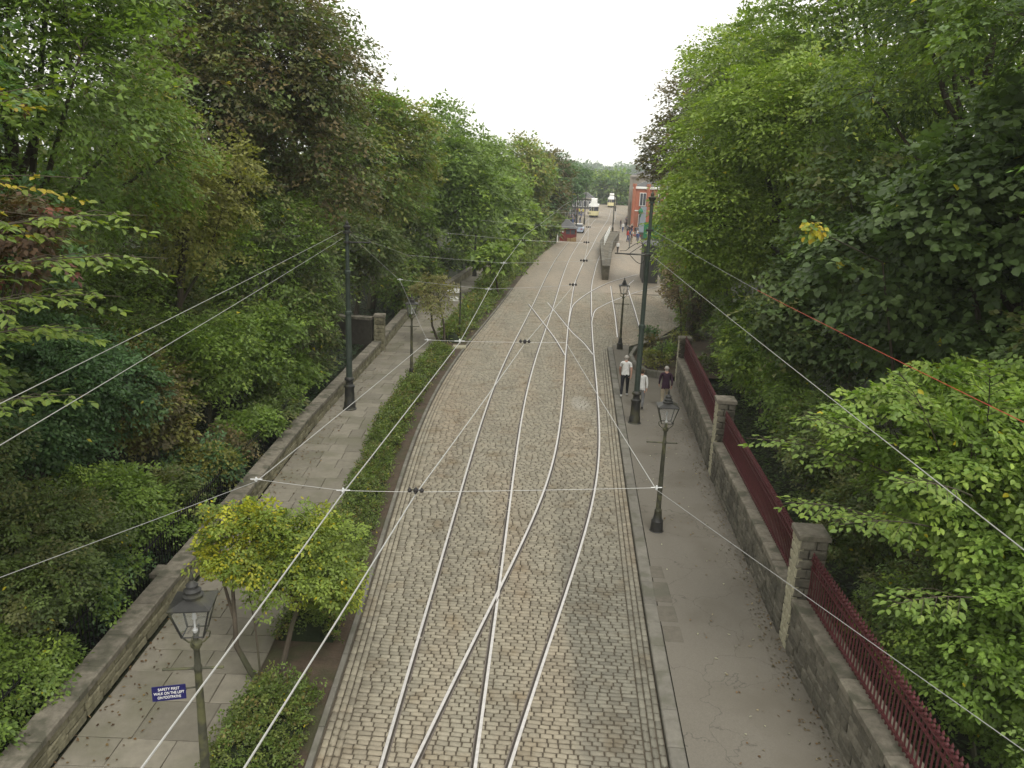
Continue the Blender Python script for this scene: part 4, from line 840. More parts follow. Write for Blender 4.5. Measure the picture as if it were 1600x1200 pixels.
# yellow autumn sprays on the near left and on the maple
b6 = (-11.5, 9.2, 0)
t6 = thing('broadleaf_tree', 'thin young tree at the left edge with yellow leaves', 'tree', b6, 0, LWG); MB().tube([(0, 0, 0), (.3, 0, 4), (1.6, .1, 7.6)], [.06, .045, .02], 6).build('trunk', M['bark'], t6)
leafy_branches(t6, b6, [((-9.9, 9.3, 7.6), (-5.1, 9.6, 8.55), .5), ((-9.9, 9.3, 7.6), (-5.5, 9.4, 8.1), .5), ((-9.9, 9.3, 7.6), (-5.7, 10, 9.6), .5)], .11, .6, [(.30, .26, .03), (.16, .20, .04), (.36, .28, .03)], 130, rd)
b7 = (9.2, 19.0, 0)
t7 = thing('young_maple', 'small clump of bright yellow leaves standing out on the dark maple', 'tree', b7, 0, RWG); MB().tube([(0, 0, 0), (.1, -.3, 4), (-1.2, -1.4, 7.2), (-3.4, -3.1, 7.95)], [.05, .04, .02, .008], 6).build('trunk', M['bark'], t7)
yv = [leaf_mesh(.11, .085, c) for c in ((.40, .36, .03), (.45, .33, .03), (.26, .32, .05), (.12, .2, .05))]
for k in range(85):
    d = Vector((rd.gauss(0, 1), rd.gauss(0, 1), rd.gauss(0, 1))).normalized(); p = Vector((5.72, 15.7, 7.95)) + Vector((d.x * .22, d.y * .22, d.z * .2)) * rd.uniform(.0, 1.1)
    dr = (d + Vector((0, 0, -.8))).normalized(); y_ = Vector((rd.gauss(0, .4) , -1, .8)).cross(dr).normalized(); z_ = dr.cross(y_); o = part('leaf', rd.choice(yv), t7, p - Vector(b7)); o.rotation_euler = Matrix((dr, y_, z_)).transposed().to_euler()
# street trees on the verge
ty, *_ = tree('small_street_tree', 'small yellowing tree on the left path right behind the nearest lamp, thin curved stem', 'tree', (-4.15, 12.0, 0), (-4.65, 12.7, 2.35), (1.0, 1.15, .85), .06, [((.10, .135, .028), 5), ((.075, .115, .028), 5), ((.15, .17, .022), 3)], 200, .40, 14, .022, 'small street trees on the verge', 33, fine=True, yellow=.10, limbs=5, inner=.05, lr=(.18, .32))
MB().tube([(0, 0, 0), (-.20, .02, .30), (-.42, .05, .75), (-.44, .1, 1.2), (-.52, .3, 1.7), (-.45, .6, 2.3)], [.060, .052, .045, .040, .030, .016], 8).tube([(-.44, .1, 1.2), (-.72, .4, 1.8), (-.85, .7, 2.4)], [.032, .024, .010], 6).build('stem', M['bark'], ty, True)
tree('small_street_tree', 'greener small street tree leaning over the hedge beside the yellowing one', 'tree', (-3.95, 12.5, 0), (-3.5, 13.1, 1.85), (1.2, 1.45, 1.3), .06, [((.085, .125, .030), 5), ((.07, .105, .028), 5), ((.12, .15, .025), 2)], 330, .46, 22, .06, 'small street trees on the verge', 39, fine=True, yellow=.02, limbs=5, inner=.05, lr=(.18, .32))
tree('small_street_tree', 'small brownish tree on the left verge beside the second lamp', 'tree', (-3.55, 40, 0), (-3.9, 40, 2.6), (1.5, 1.6, 1.35), .13, [((.085, .085, .045), 5), ((.075, .09, .035), 3)], 190, .5, 9, .07, 'small street trees on the verge', 34, stems=2, limbs=5)
for k, (x, y, h) in enumerate([(-1.2, 57, 3.4), (-.6, 66, 4.0), (.4, 76, 4.4), (1.8, 90, 4.8)]):
    tree('small_street_tree', ['dark-stemmed small tree on the verge left of the wire crossing', 'second dark-stemmed verge tree in the distance', 'third distant verge tree', 'last verge tree before the red kiosk'][k], 'tree', (x, y, 0), (x - .5, y, h - .8), (1.6, 2.4, 1.5), .2 + .004 * y, G_mid + G_bright[:1], 150, .8, 8, .1, 'small street trees on the verge', 35 + k, limbs=3)

# hedge along the path
def hedge(name, label, y0, y1, h, seed, n, leafL, cols, fl=None, fr=None, sp=.2, cat='hedge'):
    global TRI
    rg = np.random.default_rng(seed); fl = fl or (lambda y: ip(PATH_R, y) + .05); fr = fr or (lambda y: ip(HEDGE_R, y))
    ys = np.arange(y0, y1 + .01, .5); V = []; F = []
    for i, y in enumerate(ys):
        a, b = fl(y), fr(y)
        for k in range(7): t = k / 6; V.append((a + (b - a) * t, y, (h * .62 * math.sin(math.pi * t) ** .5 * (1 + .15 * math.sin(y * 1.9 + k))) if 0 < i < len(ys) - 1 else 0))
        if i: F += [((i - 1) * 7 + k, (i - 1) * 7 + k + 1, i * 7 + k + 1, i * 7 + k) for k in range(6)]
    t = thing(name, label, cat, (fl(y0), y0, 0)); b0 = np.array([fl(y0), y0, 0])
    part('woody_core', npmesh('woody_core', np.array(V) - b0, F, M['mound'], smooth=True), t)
    y = y0 + (y1 - y0) * rg.random(n); u = rg.random(n); a = np.array([fl(q) for q in y]); b = np.array([fr(q) for q in y]); x = a + (b - a) * u
    z = h * (.62 + .3 * rg.random(n) ** 2) * np.sin(np.pi * np.clip(u, .02, .98)) ** .5 * (1 + .2 * np.sin(y * 1.9) + .12 * np.sin(y * 5 + x * 3)); C = np.stack([x, y, z], 1)
    Nn = unit(np.stack([(u - .5) * 2.2, rg.normal(0, .3, n), np.ones(n) * .9], 1)); A = unit(Nn + rg.normal(0, .7, Nn.shape)); U = unit(np.array([0, 0, 1.]) + rg.normal(0, .5, Nn.shape))
    V, F, c = foliage(rg, C, A, U, np.full(n, sp) * rg.uniform(.6, 1.4, n), leafL, leafL * .55, cols, False, .4, .004); TRI += len(F) * (F.shape[1] - 2)
    tag(part('foliage', npmesh('foliage', V - b0, F, M['leaf'], col=c), t), kind='stuff')
HC = [((.060, .095, .030), 5), ((.075, .10, .035), 3), ((.045, .065, .025), 3), ((.09, .085, .04), 1)]
hedge('low_hedge', 'short nearest piece of low hedge at the foot of the picture beside the sign lamp', 7.5, 11.9, .45, 1, 800, .050, HC)
hedge('low_hedge', 'long length of low clipped hedge starting behind the two small yellow-green trees', 13.4, 24, .45, 5, 1500, .052, HC)
hedge('low_hedge', 'middle length of the low hedge, ending at the gap with the pale slab', 24, 38.6, .55, 2, 1300, .08, HC, sp=.28)
hedge('low_hedge', 'far length of the low hedge past the gap, under the signpost', 41.2, 70, .65, 3, 1100, .16, HC, sp=.5)
for k, (x, y, r_, lb) in enumerate([(-7.4, 49, 1.5, 'dark shrub under the left trees just past the gate pier'), (-7.6, 54, 1.6, 'second shrub under the left trees past the gate pier'), (-7.0, 60, 1.7, 'shrub under the left trees level with the small lamp'), (-6.2, 67, 1.7, 'shrub beside the dark distant pole'), (-5.0, 74, 1.8, 'shrub under the left trees beyond the dark distant pole'), (-3.0, 82, 1.8, 'distant shrub at the end of the left path'), (-.8, 91, 2.0, 'distant shrub between the left path and the verge'), (1.4, 99, 2.0, 'distant shrub left of the white marker post'), (3.6, 106, 1.9, 'leafy shrub touching the left side of the red kiosk'), (4.6, 116, 2.2, 'leafy shrub just behind the red kiosk'), (5.6, 126, 2.2, 'leafy shrub beyond the red kiosk'),
        (10.0, 33.2, 1.3, 'shrub against the back of the farthest pillar'), (10.6, 37, 1.5, 'shrub at the back of the garden bed'), (11.6, 41, 1.6, 'dark shrub behind the ivy-clad trunk'), (11.0, 47.5, 1.6, 'shrub beyond the pinkish one'), (12.6, 52, 1.8, 'shrub before the dark grey booth'), (13.8, 58, 1.8, 'shrub beside the dark grey booth')]):
    tree('shrub', lb, 'shrub', (x, y, 0), (x, y, r_ * .9), (r_, r_ * 1.6, r_), .0052 * y, G_mid + G_dark, 190, .55 + .006 * y, 8, .06, 'shrubs under the trees', 200 + k, crownname='foliage', limbs=2)
hedge('low_hedge', 'farthest rough verge growth leading to the red kiosk', 70, 102, .7, 4, 700, .28, HC, sp=.8, fr=lambda y: ip(ROAD_L, y) - .5)
def scatter_leaves(name, n, x0, x1, y0, y1, z, L, cols, seed, label=None):
    rg = np.random.default_rng(seed); y = rg.uniform(y0, y1, n); a = np.array([x0(q) for q in y]); b = np.array([x1(q) for q in y]); x = a + (b - a) * rg.random(n) ** 1.6
    B = np.stack([x, y, np.full(n, z)], 1); D = unit(np.stack([rg.normal(size=n), rg.normal(size=n), rg.uniform(0, .3, n)], 1)); N_ = unit(np.array([0, 0, 1.]) + rg.normal(0, .25, (n, 3)))
    c = np.array([k for k, w in cols])[rg.integers(0, len(cols), n)] * rg.uniform(.6, 1.2, (n, 1)); V, F, q = leaf_arrays(B, D, N_, L * rg.uniform(.6, 1.3, n), L * .6 * rg.uniform(.6, 1.2, n), False)
    o = link(bpy.data.objects.new(name, npmesh(name, V, F, M['leaf'], col=np.repeat(c, q, 0)))); o['kind'] = 'stuff'
    if label: tag(o, label, 'leaves')
scatter_leaves('fallen_leaves', 900, lambda y: ip(PATH_L, y) + .02, lambda y: ip(PATH_L, y) + 1.0, 8, 40, .055, .07, [((.16, .09, .04), 1), ((.22, .15, .07), 1), ((.10, .06, .035), 1)], 21, 'fallen brown leaves along the foot of the low left wall')
scatter_leaves('fallen_leaves', 700, lambda y: ip(WALL_R, y) - .03, lambda y: ip(WALL_R, y) - .45, 6, 34, .075, .06, [((.12, .08, .04), 1), ((.18, .13, .07), 1), ((.07, .06, .03), 1)], 26, 'brown leaf litter gathered along the foot of the right wall')
scatter_leaves('fallen_leaves', 240, lambda y: ip(WALL_R, y) - .04, lambda y: ip(WALL_R, y) - 2.2, 9, 34, .075, .07, [((.32, .26, .17), 1), ((.40, .38, .30), 1), ((.2, .12, .06), 1)], 22, 'pale fallen leaves scattered on the right footpath')
scatter_leaves('ivy', 30000, lambda y: -7.45, lambda y: -15.0, 7, 72, .30, .14, [(c, 1) for c, w in G_dark + G_blue], 23, 'ivy and ground cover on the dark bank left of the wall')
scatter_leaves('ivy', 26000, lambda y: ip(WALL_R, y) + .5, lambda y: ip(WALL_R, y) + 12, 5, 34, .12, .14, [(c, 1) for c, w in G_dark + G_mid], 24, 'ground cover behind the right wall')

# ------------------------------------------------------------------ garden bed at the far end of the right footpath
bedpts = [(7.0, 34.9), (6.1, 35.2), (5.75, 36.6), (5.8, 38.4), (6.3, 40.2), (7.3, 42), (8.6, 43.6), (10, 44.6), (11.5, 44.8), (12, 40), (10, 34.9)]
V = [(x, y, .16) for x, y in bedpts] + [(9, 39, .3)]
F = [(i, (i + 1) % len(bedpts), len(bedpts)) for i in range(len(bedpts))]
link(bpy.data.objects.new('garden_bed', npmesh('garden_bed', V, F, M['soil'])))['kind'] = 'structure'
t = thing('bed_edging', 'curved low stone edging round the garden bed beyond the far pillar', 'kerb', (0, 0, 0))
for k in range(len(bedpts) - 3):
    (x0, y0), (x1, y1) = bedpts[k], bedpts[k + 1]; L_ = math.hypot(x1 - x0, y1 - y0); n = max(2, int(L_ / .5))
    for j in range(n):
        f = (j + .5) / n; part('edging_stone', edge_me, t, (x0 + (x1 - x0) * f, y0 + (y1 - y0) * f, .16), (0, 0, math.atan2(y1 - y0, x1 - x0) - R(90)), (2, L_ / n * .97, 5))
G_pink = [((.12, .095, .085), 4), ((.06, .06, .035), 3), ((.20, .18, .16), 2)]
tree('shrub', 'tall straggly shrub with pinkish pale leaves by the far garden bed', 'shrub', (9.6, 45.2, .1), (9.3, 45.5, 2.8), (1.1, 1.2, 2.2), .15, G_pink, 190, .5, 8, .07, 'garden plants', 120, limbs=3, crownname='foliage')
for k, (x, y, rr, cl, lb) in enumerate([(6.7, 36.8, .75, G_olive, 'low yellowish plants at the near corner of the garden bed'), (7.6, 38.6, .8, G_mid, 'green low plants in the middle of the garden bed'), (7.2, 40.6, .7, G_brown, 'brown low plants at the back of the garden bed'), (8.8, 36.6, 1.0, G_dark, 'dark plants against the far pillar'), (8.8, 41.6, .9, G_olive, 'pale rough plants by the arched iron fence'), (7.6, 43.8, .7, G_blue, 'bluish broad-leaved plant spreading beside the far lamp')]):
    tree('garden_plant', lb, 'plant', (x, y, .1), (x, y, .55), (rr, rr, .55), .15, cl, 75, .34, 6, .03, 'garden plants', 130 + k, limbs=2, crownname='foliage')
t = thing('conifer', 'thick dark ivy-clad trunk standing behind the garden bed', 'tree', (9.9, 43.6, 0)); MB().lathe([(.48, 0), (.40, .6), (.36, 3), (.30, 6), (.18, 9)], 12).build('trunk', M['bark'], t, True)
rg = np.random.default_rng(77); n = 420; a = rg.uniform(0, 6.28, n); zz = rg.uniform(.2, 8, n); C = np.stack([9.9 + .42 * np.cos(a), 43.6 + .42 * np.sin(a), zz], 1); Nn = np.stack([np.cos(a), np.sin(a), np.full(n, .2)], 1)
V, F, c = foliage(rg, C, Nn + rg.normal(0, .4, Nn.shape), np.array([0, 0, 1.]) + Nn * .8, rg.uniform(.2, .5, n), .16, .1, G_dark + G_brown); part('ivy', npmesh('ivy', V - np.array([9.9, 43.6, 0]), F, M['leaf'], col=c), t)
t = thing('arched_fence', 'low arched iron fence running back along the garden bed', 'fence', (7.0, 37.6, .15), math.atan2(6.2, 3.1))
nb = 12
MB().box(0, 6.9, -.012, .012, .12, .15).box(0, 6.9, -.012, .012, .62, .65).build('rail', M['iron'], t)
for k in range(nb):
    x = k * .57; MB().tube([(x, 0, 0), (x, 0, .7), (x + .08, 0, .86), (x + .28, 0, .96), (x + .48, 0, .86), (x + .56, 0, .7), (x + .56, 0, 0)], .014, 5).build('hoop', M['iron'], t)

# signpost on the left verge
t = thing('signpost', 'thin black post with two small white boards on the left verge', 'signpost', (-2.93, 42.2, 0)); MB().lathe([(.07, 0), (.06, .3), (.035, .35), (.035, 3.0), (.05, 3.03), (.01, 3.12)], 8).build('post', M['iron'], t)
for z, x0, x1 in ((2.62, -.72, -.06), (2.18, -.60, -.10)):
    MB().box(x0, x1, -.015, .015, z - .11, z + .11).build('board', M['white'], t); MB().box(x1 - .01, .0, -.012, .012, z - .02, z + .02).build('bracket', M['iron'], t)
t = MB().box(-.34, .34, -.3, .3, 0, .10, c=.02).build('stepping_slab', M['paleedge']); t.location = (-2.78, 40.0, 0); tag(t, 'pale stone slab in the gap of the low hedge', 'slab')
t = MB().lathe([(.16, 0), (.15, .5), (.12, .6)], 8).build('wooden_post', mat('pale_timber', (.30, .25, .15), .8, .2, 8)); t.location = (3.1, 98, 0); tag(t, 'squat tan post on the left verge short of the red kiosk', 'post')
t = MB().box(-.07, .07, -.05, .05, 0, 1.3).build('white_post', M['white']); t.location = (5.35, 108.5, 0); tag(t, 'white marker post at the left side of the red kiosk', 'post')

# ------------------------------------------------------------------ narrow stone island
isl = thing('stone_island', 'narrow wedge-shaped stone island wall between the right tram track and the side street', 'wall', (7.55, 70, 0))
P = [(0, 0), (.55, 0), (3.3, 27), (6.6, 47), (4.2, 47), (1.5, 20)]
P = [(0, 0), (.55, 0), (3.9, 27), (7.0, 46), (5.2, 46), (2.4, 27)]
vs = [(x, y, 0) for x, y in P] + [(x, y, 1.15) for x, y in P]; fs = [tuple(range(6, 12))] + [(i, (i + 1) % 6, (i + 1) % 6 + 6, i + 6) for i in range(6)]
MB().add(vs, fs).build('wall_core', mat('dark_rubble_masonry', (.13, .115, .085), .95, .5, 2.5, .04, 9, dark=(.05, .048, .035), dscale=.8), isl)
mb = MB()
for i in range(6):
    a, b = P[i], P[(i + 1) % 6]; L_ = math.hypot(b[0] - a[0], b[1] - a[1]); n = max(1, int(L_ / 1.2))
    for k in range(n):
        f0, f1 = k / n, (k + .97) / n; dx, dy = (b[0] - a[0]) / L_, (b[1] - a[1]) / L_
        q = [(a[0] + (b[0] - a[0]) * f0, a[1] + (b[1] - a[1]) * f0), (a[0] + (b[0] - a[0]) * f1, a[1] + (b[1] - a[1]) * f1)]
        o = [(q[0][0] + dy * .05, q[0][1] - dx * .05), (q[1][0] + dy * .05, q[1][1] - dx * .05), (q[1][0] - dy * .25, q[1][1] + dx * .25), (q[0][0] - dy * .25, q[0][1] + dx * .25)]
        vv = [(x, y, 1.12) for x, y in o] + [(x, y, 1.24) for x, y in o]; mb = MB().add(vv, [(3, 2, 1, 0), (4, 5, 6, 7), (0, 1, 5, 4), (1, 2, 6, 5), (2, 3, 7, 6), (3, 0, 4, 7)]); mb.build('coping_slab', M['stone'], isl)
rl = thing('hand_railing', 'pale post and rail barrier along the top of the narrow stone island', 'railing', (9.9, 92, 1.2))
for k in range(8): MB().tube([(k * .42, k * 3, 0), (k * .42, k * 3, 1.0)], .045, 5).build('post', M['white'], rl)
MB().tube([(0, 0, .95), (2.94, 21, .95)], .03, 5).tube([(0, 0, .5), (2.94, 21, .5)], .03, 5).build('rail', M['white'], rl)

# ------------------------------------------------------------------ people
SK = {n: mat(n, c, r, .22, 9, .02, 14) for n, c, r in [('skin', (.38, .22, .16), .5), ('cloth_white', (.62, .62, .60), .8), ('cloth_black', (.018, .018, .022), .8), ('cloth_purple', (.035, .016, .030), .8), ('cloth_beige', (.28, .24, .17), .8), ('cloth_blue', (.05, .08, .19), .8),
                                             ('cloth_red', (.35, .04, .03), .8), ('cloth_grey', (.16, .16, .16), .8), ('cloth_yellow', (.55, .55, .05), .7), ('cloth_pale', (.42, .40, .36), .8), ('shoe', (.03, .025, .02), .5), ('shoe_white', (.6, .6, .58), .6), ('hair_grey', (.36, .34, .31), .8), ('hair_dark', (.05, .035, .02), .8), ('hair_fair', (.28, .20, .10), .8)]}
def body_mesh(h, pose, female=False, sub=2, long_top=False, sleeves=.5):
    """one continuous skinned figure; pose = (stride, arm swing, elbow bend, lean)"""
    st, sw, eb, lean = pose; k = h / 1.72; v = []; r = []; e = []; reg = []
    def add(p, rad, par, rg_):
        v.append((p[0] * k, p[1] * k, p[2] * k)); r.append((rad[0] * k, rad[1] * k) if isinstance(rad, tuple) else (rad * k, rad * k)); reg.append(rg_)
        if par is not None: e.append((par, len(v) - 1))
        return len(v) - 1
    pel = add((0, 0, .94), (.155, .125), None, 'T' if not long_top else 'S')
    wa = add((0, .01 + lean * .2, 1.08), (.145, .11), pel, 'S'); ch = add((0, .015 + lean * .6, 1.28), (.165, .12), wa, 'S'); cl = add((0, lean * .85, 1.41), (.13, .085), ch, 'S')
    nk = add((0, lean + .005, 1.50), (.056, .056), cl, 'K'); h0 = add((0, lean + .02, 1.56), (.072, .080), nk, 'K'); h1 = add((0, lean + .025, 1.635), (.080, .098), h0, 'K'); h2 = add((0, lean + .02, 1.69), (.060, .070), h1, 'H')
    for s in (-1, 1):
        y1, y2, y3 = (s * st * .5, s * st * .8, s * st)
        hp = add((s * .095, 0, .88), (.098, .105), pel, 'T'); kn = add((s * .10, y1 * .9 + .03, .50), (.064, .068), hp, 'T'); cf = add((s * .10, y2 * .95, .33), (.060, .064), kn, 'T'); lift = .0 if s * st > 0 else .03
        an = add((s * .10, y3, .10 + lift), (.042, .046), cf, 'T'); he = add((s * .10, y3 - .02, .045 + lift), (.042, .045), an, 'F'); add((s * .115, y3 + .14, .032 + lift * .3), (.042, .028), he, 'F')
        ya = -s * sw
        sh = add((s * .175, lean * .8, 1.40), (.062, .066), cl, 'S'); ua = add((s * .215, ya * .25 + lean * .6, 1.25), (.050, .052), sh, 'S'); el = add((s * .235, ya * .5, 1.12), (.042, .043), ua, 'S' if sleeves > .6 else 'K')
        wr = add((s * .235, ya * .9 + eb, .92 + eb * .5), (.029, .032), el, 'S' if sleeves > .9 else 'K'); pm = add((s * .228, ya * 1.0 + eb * 1.2, .85 + eb * .5), (.036, .022), wr, 'K')
        if sub > 1:
            for q, (dx, ln) in enumerate(((-.024, .075), (-.008, .085), (.008, .082), (.023, .066))): 
                f1 = add((s * .226 + 0, ya + eb * 1.25 + dx, .80 + eb * .5), (.0095, .0095), pm, 'K'); add((s * .215, ya + eb * 1.28 + dx + .006, .80 + eb * .5 - ln * .75), (.0085, .0085), f1, 'K')
            f1 = add((s * .210, ya + eb * 1.2 + .035, .83 + eb * .5), (.011, .011), pm, 'K'); add((s * .203, ya + eb * 1.2 + .05, .79 + eb * .5), (.010, .010), f1, 'K')
    me = bpy.data.meshes.new('person'); me.from_pydata(v, e, []); o = bpy.data.objects.new('person', me); COL.objects.link(o)
    md = o.modifiers.new('s', 'SKIN'); md.use_smooth_shade = True
    for i, sv in enumerate(me.skin_vertices[0].data): sv.radius = r[i]; sv.use_root = (i == 0)
    if sub: sd = o.modifiers.new('u', 'SUBSURF'); sd.levels = sub; sd.render_levels = sub
    dg = bpy.context.evaluated_depsgraph_get(); dg.update(); out = bpy.data.meshes.new_from_object(o.evaluated_get(dg)); bpy.data.objects.remove(o)
    P = np.array(v); E_ = [(a, b) for a, b in e]; A_, B_ = P[[a for a, b in E_]], P[[b for a, b in E_]]; AB = B_ - A_; l2 = (AB ** 2).sum(1) + 1e-9; lab = [reg[b] for a, b in E_]
    order = 'SKTFH'; cs = np.array([p.center[:] for p in out.polygons]); mi = []
    for c in cs:
        tt = np.clip(((c - A_) * AB).sum(1) / l2, 0, 1); d = np.linalg.norm(c - (A_ + AB * tt[:, None]), axis=1); g = lab[int(d.argmin())]
        z = c[2] / k
        if abs(c[0]) < .16 * k and .84 < z < 1.46: g = 'T' if z < .93 - (.12 if long_top else 0) else 'S'
        if g == 'K' and z > 1.53 and (z > 1.665 or c[1] < (lean + .0) * k): g = 'H'
        mi.append(order.index(g))
    out.materials.clear()
    for m in ('cloth_white', 'skin', 'cloth_black', 'shoe', 'hair_grey'): out.materials.append(SK[m])
    out.polygons.foreach_set('material_index', mi); out.name = 'person'; return out
def set_mats(o, top, legs, shoe='shoe', hair='hair_grey'):
    for i, m in enumerate((top, 'skin', legs, shoe, hair)):
        o.material_slots[i].link = 'OBJECT'; o.material_slots[i].material = SK[m]
def person(me, loc, rz, lb, top, legs, shoe='shoe', hair='hair_grey', group=None, face=False, hairpart=True, h=1.72, sc=1.):
    o = link(bpy.data.objects.new('person', me)); o.location = loc; o.rotation_euler.z = rz; o.scale = (sc,) * 3; set_mats(o, top, legs, shoe, hair); tag(o, lb, 'person', group)
    if face:   # ears, nose, hair as children
        k = h / 1.72; lean = face[0]; y = lean + .02
        mb = MB(); 
        for s in (-1, 1): mb.lathe([(.001, 1.585), (.014, 1.595), (.017, 1.615), (.014, 1.64), (.001, 1.648)], 6, (s * .082, y + .005))
        mb.add([(-.014, y + .095, 1.60), (.014, y + .095, 1.60), (0, y + .125, 1.592), (0, y + .095, 1.64)], [(0, 1, 2), (1, 3, 2), (3, 0, 2)])
        mb.v = [tuple(c * k for c in p) for p in mb.v]; mb.build('ears_and_nose', SK['skin'], o)
        hb = MB(); n = 12; rows = []
        for i in range(6):
            th = i / 5 * 1.75; rows.append((.094 * math.sin(th), 1.632 + .094 * math.cos(th)))
        vs = [(rr * math.cos(2 * math.pi * q / n) * .93 * k, (y - .008 + rr * math.sin(2 * math.pi * q / n) * 1.1) * k, (zz if math.sin(2 * math.pi * q / n) < .3 or i < 3 else max(zz, 1.655)) * k) for i, (rr, zz) in enumerate(rows) for q in range(n)]
        hb.add(vs, [(i * n + q, i * n + (q + 1) % n, (i + 1) * n + (q + 1) % n, (i + 1) * n + q) for i in range(5) for q in range(n)][::1]); hb.build('hair', SK[hair], o, True)
    return o
FZ = .062
meA = body_mesh(1.74, (.20, .20, .05, .03), sleeves=.5); person(meA, (4.62, 31.6, FZ), R(-12), 'man walking away in a white shirt and black trousers beside the green pole', 'cloth_white', 'cloth_black', 'shoe_white', face=(.03,), h=1.74)
meB = body_mesh(1.60, (-.14, .12, .03, .02), long_top=True, sleeves=1.); person(meB, (5.02, 29.9, FZ), R(-10), 'person in a long white blouse half hidden behind the right green pole', 'cloth_white', 'cloth_grey', 'shoe', 'hair_dark', face=(.02,), h=1.60)
meC = body_mesh(1.72, (.14, .12, .10, .05), long_top=True, sleeves=1.); person(meC, (5.98, 30.0, FZ), R(-5), 'grey-haired man in a dark purple jacket walking by the stone wall', 'cloth_purple', 'cloth_beige', 'shoe', face=(.05,), h=1.72)
LOW = [body_mesh(1.68, p, sub=1, sleeves=s) for p, s in (((.16, .14, .04, .02), 1.), ((-.12, .10, .08, .03), .5), ((.03, .03, .12, .0), 1.))]
rd = random.Random(4)
tops = ['cloth_black', 'cloth_white', 'cloth_blue', 'cloth_grey', 'cloth_red', 'cloth_pale', 'cloth_purple']; legs = ['cloth_black', 'cloth_blue', 'cloth_grey', 'cloth_beige']
nice = {'cloth_black': 'black', 'cloth_white': 'white', 'cloth_blue': 'blue', 'cloth_grey': 'grey', 'cloth_red': 'red', 'cloth_pale': 'pale', 'cloth_purple': 'dark purple', 'cloth_yellow': 'yellow'}
def crowd(pts, where, group):
    for (x, y) in pts:
        tp = rd.choice(tops); person(rd.choice(LOW), (x, y, 0), rd.uniform(0, 6.28), 'distant person in a %s top %s' % (nice[tp], where), tp, rd.choice(legs), 'shoe', rd.choice(['hair_grey', 'hair_dark', 'hair_fair']), group, sc=rd.uniform(.94, 1.06))
crowd([(8.6 + rd.uniform(0, 3.2), 146 + rd.uniform(0, 46)) for k in range(16)] + [(11.5 + rd.uniform(0, 2.2), 172 + rd.uniform(0, 18)) for k in range(8)], 'in the crowd left of the front tram', 'people waiting left of the front tram')
crowd([(14.0 + .125 * q + rd.uniform(-.4, 1.3), 100 + q) for q in [rd.uniform(0, 62) for k in range(24)]], 'in the line right of the stone island', 'people lining the side street')
crowd([(18.3, 130.5), (18.9, 135), (17.2, 133), (17.9, 142), (19.3, 147), (20.6, 152)], 'beside the orange brick building', 'people by the brick building')
person(LOW[0], (12.0, 96.2, 0), R(10), 'person in white sitting low by the right side of the stone island', 'cloth_white', 'cloth_black', group=None, sc=.8)
for x in (13.6, 14.4): person(LOW[1], (x, 182, 0), 1., 'distant person in a yellow jacket beside the front tram', 'cloth_yellow', 'cloth_blue', group='people in yellow jackets', sc=1.05)

# ------------------------------------------------------------------ trams
M['cream'] = mat('cream_tram_paint', (.66, .60, .34), .35, .06, 3); M['tramglass'] = mat('dark_tram_glass', (.06, .065, .08), .12, .2, 3, spec=.6); M['tramgrey'] = mat('dark_underframe', (.03, .03, .03), .8, .2, 4); M['whitepaint'] = mat('white_tram_paint', (.78, .78, .74), .35, .05, 3)
def make_tram(label, loc, rz):
    t = thing('tram', label, 'tram', loc, rz, 'cream double-deck trams')
    def hull(w0, w1, z0, z1, y0, y1, nose, m, nm, z2=None, w2=None):
        n = 7; ring = []
        for (w, z, ns) in ((w0, z0, nose), (w1, z1, nose * .8)):
            pts = []
            for i in range(n): a = math.pi * i / (n - 1); pts.append((-w * math.cos(a), y0 - ns * math.sin(a), z))
            for i in range(n): a = math.pi * i / (n - 1); pts.append((w * math.cos(a), y1 + ns * math.sin(a), z))
            ring.append(pts)
        k = 2 * n; mb = MB().add(ring[0] + ring[1], [(i, (i + 1) % k, (i + 1) % k + k, i + k) for i in range(k)] + [tuple(range(k, 2 * k)), tuple(range(k - 1, -1, -1))]); return mb.build(nm, M[m], t)
    hull(.95, .98, .18, .48, .8, 9.6, .5, 'tramgrey', 'underframe'); hull(1.10, 1.14, .48, 1.42, .3, 10, .75, 'cream', 'lower_panels'); hull(1.06, 1.02, 1.42, 2.30, .4, 9.9, .6, 'tramglass', 'lower_windows')
    hull(1.10, 1.10, 2.30, 2.66, .4, 9.9, .7, 'whitepaint', 'upper_band'); hull(.84, .62, 2.66, 3.5, 1.1, 9.2, .5, 'whitepaint', 'upper_deck'); hull(.64, .64, 3.5, 3.9, 1.6, 8.6, .3, 'whitepaint', 'roof')
    for s in (-1, 1):
        for k in range(6): MB().box(s * 1.03 - .03, s * 1.03 + .03, 1.0 + k * 1.45, 1.12 + k * 1.45, 1.42, 2.3).build('window_pillar', M['cream'], t)
        for k in range(5): MB().box(s * .70 - .08, s * .70 + .08, 1.8 + k * 1.4, 2.8 + k * 1.4, 2.85, 3.4).build('upper_window', M['tramglass'], t)
    for x in (-.45, 0, .45): MB().tube([(x, -.22, 1.42), (x, -.18, 2.3)], .03, 4).build('window_pillar', M['cream'], t)
    MB().lathe([(.001, -.10), (.30, -.10), (.34, 0), (.001, .0)], 14).build('headlamp', M['tramglass'], t).rotation_euler.x = R(90)
    bpy.data.objects[t.children[-1].name].location = (0, .60, 3.15)
    MB().tube([(0, 5, 3.9), (0, 9.4, 5.9)], .04, 5).build('trolley_pole', M['iron'], t)
    MB().box(-.8, .8, -.55, -.45, .22, .40).build('fender', M['tramgrey'], t); return t
tr = make_tram('cream double-deck tram coming towards the camera on the left track', (16.25, 176.8, 0), R(-6))
copy_tree(tr, (27.0, 239, 0), R(-7), 'second cream tram, farther off on the right, partly behind a pole')

